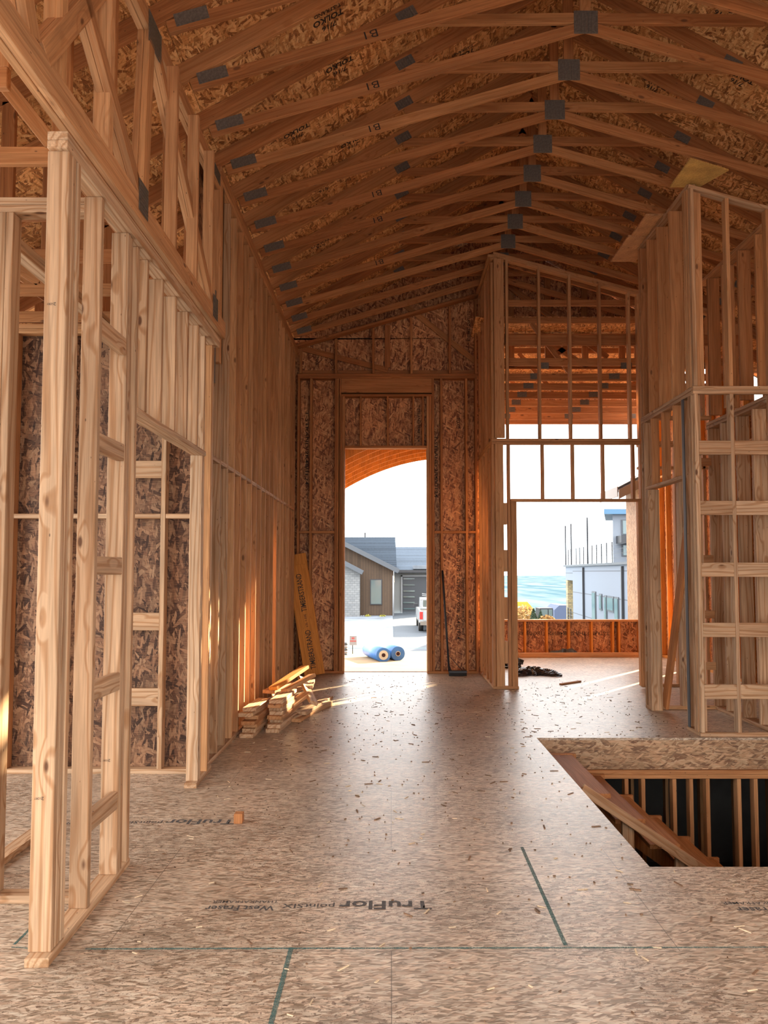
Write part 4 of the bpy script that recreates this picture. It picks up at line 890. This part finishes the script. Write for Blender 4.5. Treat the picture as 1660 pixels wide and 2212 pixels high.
wf = bx('window', hx(800), hx(826), 54.93, 55.0, hz(1306), hz(1251), M['dk'], hs, bev=0); bx('pane', hx(802), hx(824), 54.9, 54.94, hz(1304), hz(1253), M['glass'], wf, bev=0)
bx('planter_edge', hx(773), hx(849), 53.4, 53.6, hz(1345), hz(1341), M['conc'], hs, bev=0)
cyl('downspout', (hx(850), 54.8, hz(1342)), (hx(850), 54.8, hz(1243)), .06, M['white'], hs, 8)
def leafball(name, c, r, n, mat, label, cat, seed=1, cone=False, lf=.1):
    rd = random.Random(seed); v = []; f = []
    for _ in range(n):
        if cone:
            h = rd.random()**1.3; rr = r*(1-h)*math.sqrt(rd.uniform(.3, 1)); a = rd.uniform(0, 6.28); p = Vector((c[0]+rr*math.cos(a), c[1]+rr*math.sin(a), c[2]+h*r*2.8))
        else:
            d = Vector((rd.gauss(0, 1), rd.gauss(0, 1), rd.gauss(0, 1))).normalized()*r*rd.uniform(.5, 1); p = Vector(c)+Vector((d.x, d.y, d.z*.9+r*.8))
        q = Euler((rd.uniform(0, 6), rd.uniform(0, 6), rd.uniform(0, 6))).to_matrix(); k = len(v); s = lf*rd.uniform(.6, 1.3)
        for d in ((-s, -s*.5, 0), (s, -s*.5, 0), (0, s, 0)): v.append(tuple(p+q @ Vector(d)))
        f.append((k, k+1, k+2))
    t = thing(name, c, label, cat); poly('foliage', v, f, mat, t, origin=c); cyl('trunk', (c[0], c[1], c[2]-.6), (c[0], c[1], c[2]+r*.6), r*.08, M['dk'], t, 6); return t
leafball('shrub', (hx(796), 54.2, hz(1341)), .28, 120, M['shrub'], 'small yellow-green shrub left under the dark window across the street', 'shrub', 2)
leafball('shrub', (hx(826), 54.2, hz(1341)), .30, 120, M['shrub'], 'small yellow-green shrub right of the dark window across the street', 'shrub', 3)
stake = thing('garden_stakes', (hx(784), 54.2, hz(1342)), 'pair of white stakes with a crossbar before the stained siding', 'stakes')
for px in (782, 787): bx('post', hx(px)-.03, hx(px)+.03, 54.1, 54.15, hz(1342), hz(1327), M['white'], stake)
bx('crossbar', hx(782), hx(787), 54.08, 54.13, hz(1336), hz(1334), M['white'], stake)
# --- pickup truck ---
tk = thing('pickup_truck', (2.3, 44, -1.75), 'white pickup truck parked on the driveway, seen from behind at the left rear corner', 'truck')
tx, ty, tz0 = 1.55, 42.2, -1.73   # left rear bottom corner
def wheel(x, y): 
    w = cyl('wheel', (x, y, tz0+.38), (x+.26, y, tz0+.38), .38, M['rubber'], tk, 24); cyl('hub', (x-.01, y, tz0+.38), (x+.02, y, tz0+.38), .2, M['plate'], w, 16)
for xx in (tx, tx+1.7):
    for yy in (ty+1.2, ty+4.7): wheel(xx, yy)
extr('body', [(ty, tz0+.55), (ty+5.8, tz0+.55), (ty+5.8, tz0+1.15), (ty+4.2, tz0+1.22), (ty, tz0+1.2)], 'x', tx, tx+1.95, M['truckw'], tk)
extr('cab', [(ty+2.1, tz0+1.2), (ty+4.3, tz0+1.2), (ty+3.7, tz0+1.82), (ty+2.35, tz0+1.86)], 'x', tx+.14, tx+1.81, M['truckw'], tk)
bx('rear_window', tx+.3, tx+1.65, ty+2.13, ty+2.24, tz0+1.33, tz0+1.76, M['glass'], tk); bx('bed_opening', tx+.1, tx+1.85, ty+.1, ty+2.0, tz0+1.19, tz0+1.215, M['rubber'], tk)
bx('tailgate', tx+.22, tx+1.73, ty-.04, ty+.0, tz0+.66, tz0+1.2, M['truckw'], tk); bx('bumper', tx+.05, tx+1.9, ty-.16, ty, tz0+.42, tz0+.62, M['plate'], tk)
for xx in (tx+.02, tx+1.76): bx('tail_lamp', xx, xx+.17, ty-.03, ty+.02, tz0+.74, tz0+1.14, M['red'], tk)
bx('side_mirror', tx-.2, tx+.05, ty+3.55, ty+3.65, tz0+1.25, tz0+1.45, M['dk'], tk)
for dz in (0, .09): bar('ladder_rail', (tx+.2, ty+1.0, tz0+2.02+dz), (tx+1.4, ty+1.6, tz0+1.78+dz), .04, .04, M['white'], tk)
bx('ladder_rack', tx+.15, tx+1.8, ty+1.9, ty+1.96, tz0+1.7, tz0+1.76, M['white'], tk)
for xx in (tx+.15, tx+1.75): bx('rack_post', xx, xx+.05, ty+1.9, ty+1.96, tz0+1.2, tz0+1.72, M['white'], tk)
# --- blue rolls ---
def roll(x, y, label, open_):
    r = .155; z = -.34+r; t = thing('wrapped_roll', (x, y, -.34), label, 'roll', 'blue rolls on the dirt outside the doorway')
    d = Vector((-.36, 1.5, -.03)); p = Vector((x, y, z))
    cyl('wrap', p, p+d, r, M['bluepl'], t, 32); cyl('end_face', p-d*.004, p+d*.002, r*.66 if open_ else r*.36, M['foam'], t, 24); cyl('core_hole', p-d*.008, p, r*.27, M['core'], t, 16)
roll(-.16, 16.6, 'left blue wrapped roll with a pale end on the dirt outside', True); roll(.155, 16.9, 'right blue wrapped roll with a blue end on the dirt outside', False)
sg_ = thing('warning_sign', (-.93, 19, -.4), 'small white sign with red lettering stuck in the dirt outside', 'sign')
bx('panel', -1.02, -.84, 19.0, 19.02, -.20, .03, M['white'], sg_, bev=0); bx('stake', -.95, -.93, 19.02, 19.04, -.45, -.2, M['dk'], sg_)
text('lettering', 'NO', .07, .05, RM((-.93, 18.995, -.03), math.pi/2), M['red'], sg_, .03); text('lettering', 'PARKING', .15, .035, RM((-.93, 18.995, -.10), math.pi/2), M['red'], sg_, .02)
cn_ = thing('striped_marker', (-1.12, 18.6, -.4), 'green and white striped marker post beside the small sign outside', 'marker')
for i in range(5): cyl('band', (-1.10, 18.6, -.42+i*.065), (-1.10, 18.6, -.42+(i+1)*.065), .06, M['white'] if i % 2 else M['fascia'], cn_, 12)
th_ = bx('threshold_board', -.9, .75, 12.42, 12.50, -.10, .0, M['rim'], None); tag(th_, 'weathered board edge lying just outside the tall doorway', 'board')

# --- neighbour house on the right ---
nb = thing('modern_house', (13.5, 50, -4), 'pale grey modern house with a roof terrace seen through the window opening', 'house')
A0 = Vector((13.75, 60, 0)); B0 = Vector((12.35, 40, 0)); dr_ = (B0-A0).normalized(); nrm = Vector((dr_.y, -dr_.x, 0))
if nrm.x > 0: nrm = -nrm
def wallpt(s, z, off=0): p = A0+dr_*s+nrm*off; return (p.x, p.y, z)
Lw = (B0-A0).length
def wallbox(name, s0, s1, z0, z1, o0, o1, mat, parent):
    v = [wallpt(s0, z0, o0), wallpt(s1, z0, o0), wallpt(s1, z0, o1), wallpt(s0, z0, o1), wallpt(s0, z1, o0), wallpt(s1, z1, o0), wallpt(s1, z1, o1), wallpt(s0, z1, o1)]
    o = poly(name, v, [(0, 3, 2, 1), (4, 5, 6, 7), (0, 1, 5, 4), (1, 2, 6, 5), (2, 3, 7, 6), (3, 0, 4, 7)], mat, parent)
    bm = bmesh.new(); bm.from_mesh(o.data); bmesh.ops.recalc_face_normals(bm, faces=bm.faces); bm.to_mesh(o.data); bm.free(); return o
wallbox('side_wall', 2.5, Lw+6, -8, 2.0, 0, -6, M['lapsiding'], nb); wallbox('upper_band', -.9, 2.5, .95, 2.0, 0, -6, M['lapsiding'], nb)
wallbox('terrace_edge', -1.1, Lw+6, 1.98, 2.12, .15, -6, M['fascia'], nb); wallbox('balcony_slab', -.9, 2.5, -2.7, -2.4, 0, -6, M['lapsiding'], nb)
bx('stone_pillar', A0.x+.02, A0.x+.66, 60.0, 60.6, -8, .95, M['tanstone'], nb, bev=0)
for s, w in ((7.2, .16), (Lw-1.2, .16)): wallbox('downspout', s, s+w, -8, 1.9, .14, 0, M['dk'], nb)
for s0, s1, z0, z1 in ((10.2, 11.4, -2.1, .35), (12.5, 13.3, -.75, .25), (14.0, 14.7, -3.7, .2), (14.9, 16.6, -.7, .2), (16.8, 17.8, -3.7, .2)):
    w_ = wallbox('window', s0, s1, z0, z1, .06, 0, M['fascia'], nb); wallbox('pane', s0+.1, s1-.1, z0+.1, z1-.1, .09, .06, M['glass'], w_)
for s in (9.4, 9.65, 9.9): wallbox('utility_pipe', s, s+.1, -4.9, -4.3, .15, 0, M['dk'], nb)
for i, s in enumerate((1.0, 2.2, 4.5, 6.0, 7.5, 9, 10.5, 12, 13.5, 15, 16.5)):
    wallbox('railing_post', s, s+.06, 2.12, 3.3, .1, .04, M['dk'], nb)
for s in (-.3, 2.4, 9.0): wallbox('tall_pole', s, s+.07, 2.1, 5.2, .12, .02, M['dk'], nb)
for z in (2.35, 2.6, 2.85, 3.1): wallbox('cable', 12, Lw, z, z+.015, .09, .07, M['dk'], nb)
for z in (-2.2, -1.95, -1.7, -1.45, -1.2): wallbox('balcony_cable', -.3, 2.5, z, z+.03, .05, .02, M['dk'], nb)
for s in (.2, 1.6): wallbox('balcony_post', s, s+.06, -2.4, -1.2, .06, 0, M['dk'], nb)
tb = extr('tower', [(13.0, 45), (18, 45), (18, 50), (14.7, 50)], 'z', 2.1, 5.0, M['siding'], nb)
extr('tower_roof', [(12.4, 44.6), (18.5, 44.6), (18.5, 50.4), (14.1, 50.4)], 'z', 4.95, 5.25, plain('pale_blue_metal', (.05, .13, .23), .6), nb)
for z0, z1 in ((2.5, 3.2), (3.75, 4.65)):
    w_ = bx('window', 13.5, 15.0, 44.93, 45.0, z0, z1, M['fascia'], nb, bev=0); bx('pane', 13.58, 14.1, 44.9, 44.94, z0+.06, z1-.06, M['glass'], w_, bev=0); bx('pane', 14.2, 14.9, 44.9, 44.94, z0+.06, z1-.06, M['glass'], w_, bev=0)
bx('awning', 13.2, 15.5, 44.0, 45, 3.25, 3.68, M['dk'], nb, bev=0)
# blue-grey gable in the distance
fb_ = thing('distant_house', (15, 72, -6), 'dark blue gabled house below the terrace of the modern house', 'house')
kf = 72/1661
extr('wall', [((x-845)*kf, 1.6+(1235-y)*kf) for x, y in ((1197, 1400), (1197, 1317), (1208, 1307), (1224, 1307), (1250, 1320), (1250, 1400))], 'y', 72, 76, M['dkgrey'] if False else plain('blue_grey_siding', (.05, .07, .13), .8), fb_)
# excavator
xc_ = thing('excavator', (9, 44, -3.9), 'yellow excavator with a dark glazed cab behind the bushes outside the window', 'excavator')
ke = 44/1661
def ex_(px): return (px-845)*ke
def ez_(py): return 1.6+(1235-py)*ke
cab = bx('cab_frame', ex_(1165), ex_(1194), 44, 45.3, ez_(1345), ez_(1313), M['dk'], xc_, bev=.03); bx('cab_window', ex_(1168), ex_(1182), 43.95, 44.02, ez_(1330), ez_(1316), M['glass'], cab); bx('cab_window', ex_(1184), ex_(1192), 43.95, 44.02, ez_(1333), ez_(1316), M['glass'], cab)
bx('body', ex_(1150), ex_(1202), 44.3, 46.5, ez_(1400), ez_(1336), M['excav'], xc_, bev=.05)
pb = [(1101, 1350), (1100, 1300), (1110, 1299), (1136, 1299), (1150, 1315), (1153, 1345), (1146, 1345), (1141, 1320), (1130, 1309), (1112, 1308), (1108, 1350)]
extr('boom', [(ex_(a), ez_(b)) for a, b in pb], 'y', 43.6, 44.0, M['excav'], xc_)
bx('track', ex_(1148), ex_(1204), 44, 47, ez_(1425), ez_(1400), M['rubber'], xc_, bev=.1)
kt = 30/1661
for px, py, r, m_, lab, cone in ((1128, 1306, .55, 'bush', 'tawny bare bush in front of the yellow boom outside the window', False), (1116, 1312, .40, 'bush', 'smaller tawny bush at the left edge of the window view', False), (1152, 1316, .34, 'pine', 'small dark evergreen right of the tawny bushes outside', True), (1167, 1320, .34, 'pine', 'small dark evergreen in front of the excavator cab', True), (1180, 1328, .3, 'bush', 'low tawny bush below the excavator cab', False)):
    yb_ = {1128: 30, 1116: 32.5, 1152: 27.5, 1167: 34.5, 1180: 25}[px]; kt = yb_/1661; h = r*(2.8 if cone else 1.7); x = (px-845)*kt; z = 1.6+(1235-py)*kt-h
    leafball('evergreen_tree' if cone else 'bush', (x, yb_, z), r, 900, M[m_], lab, 'tree' if cone else 'bush', int(px), cone, .05)
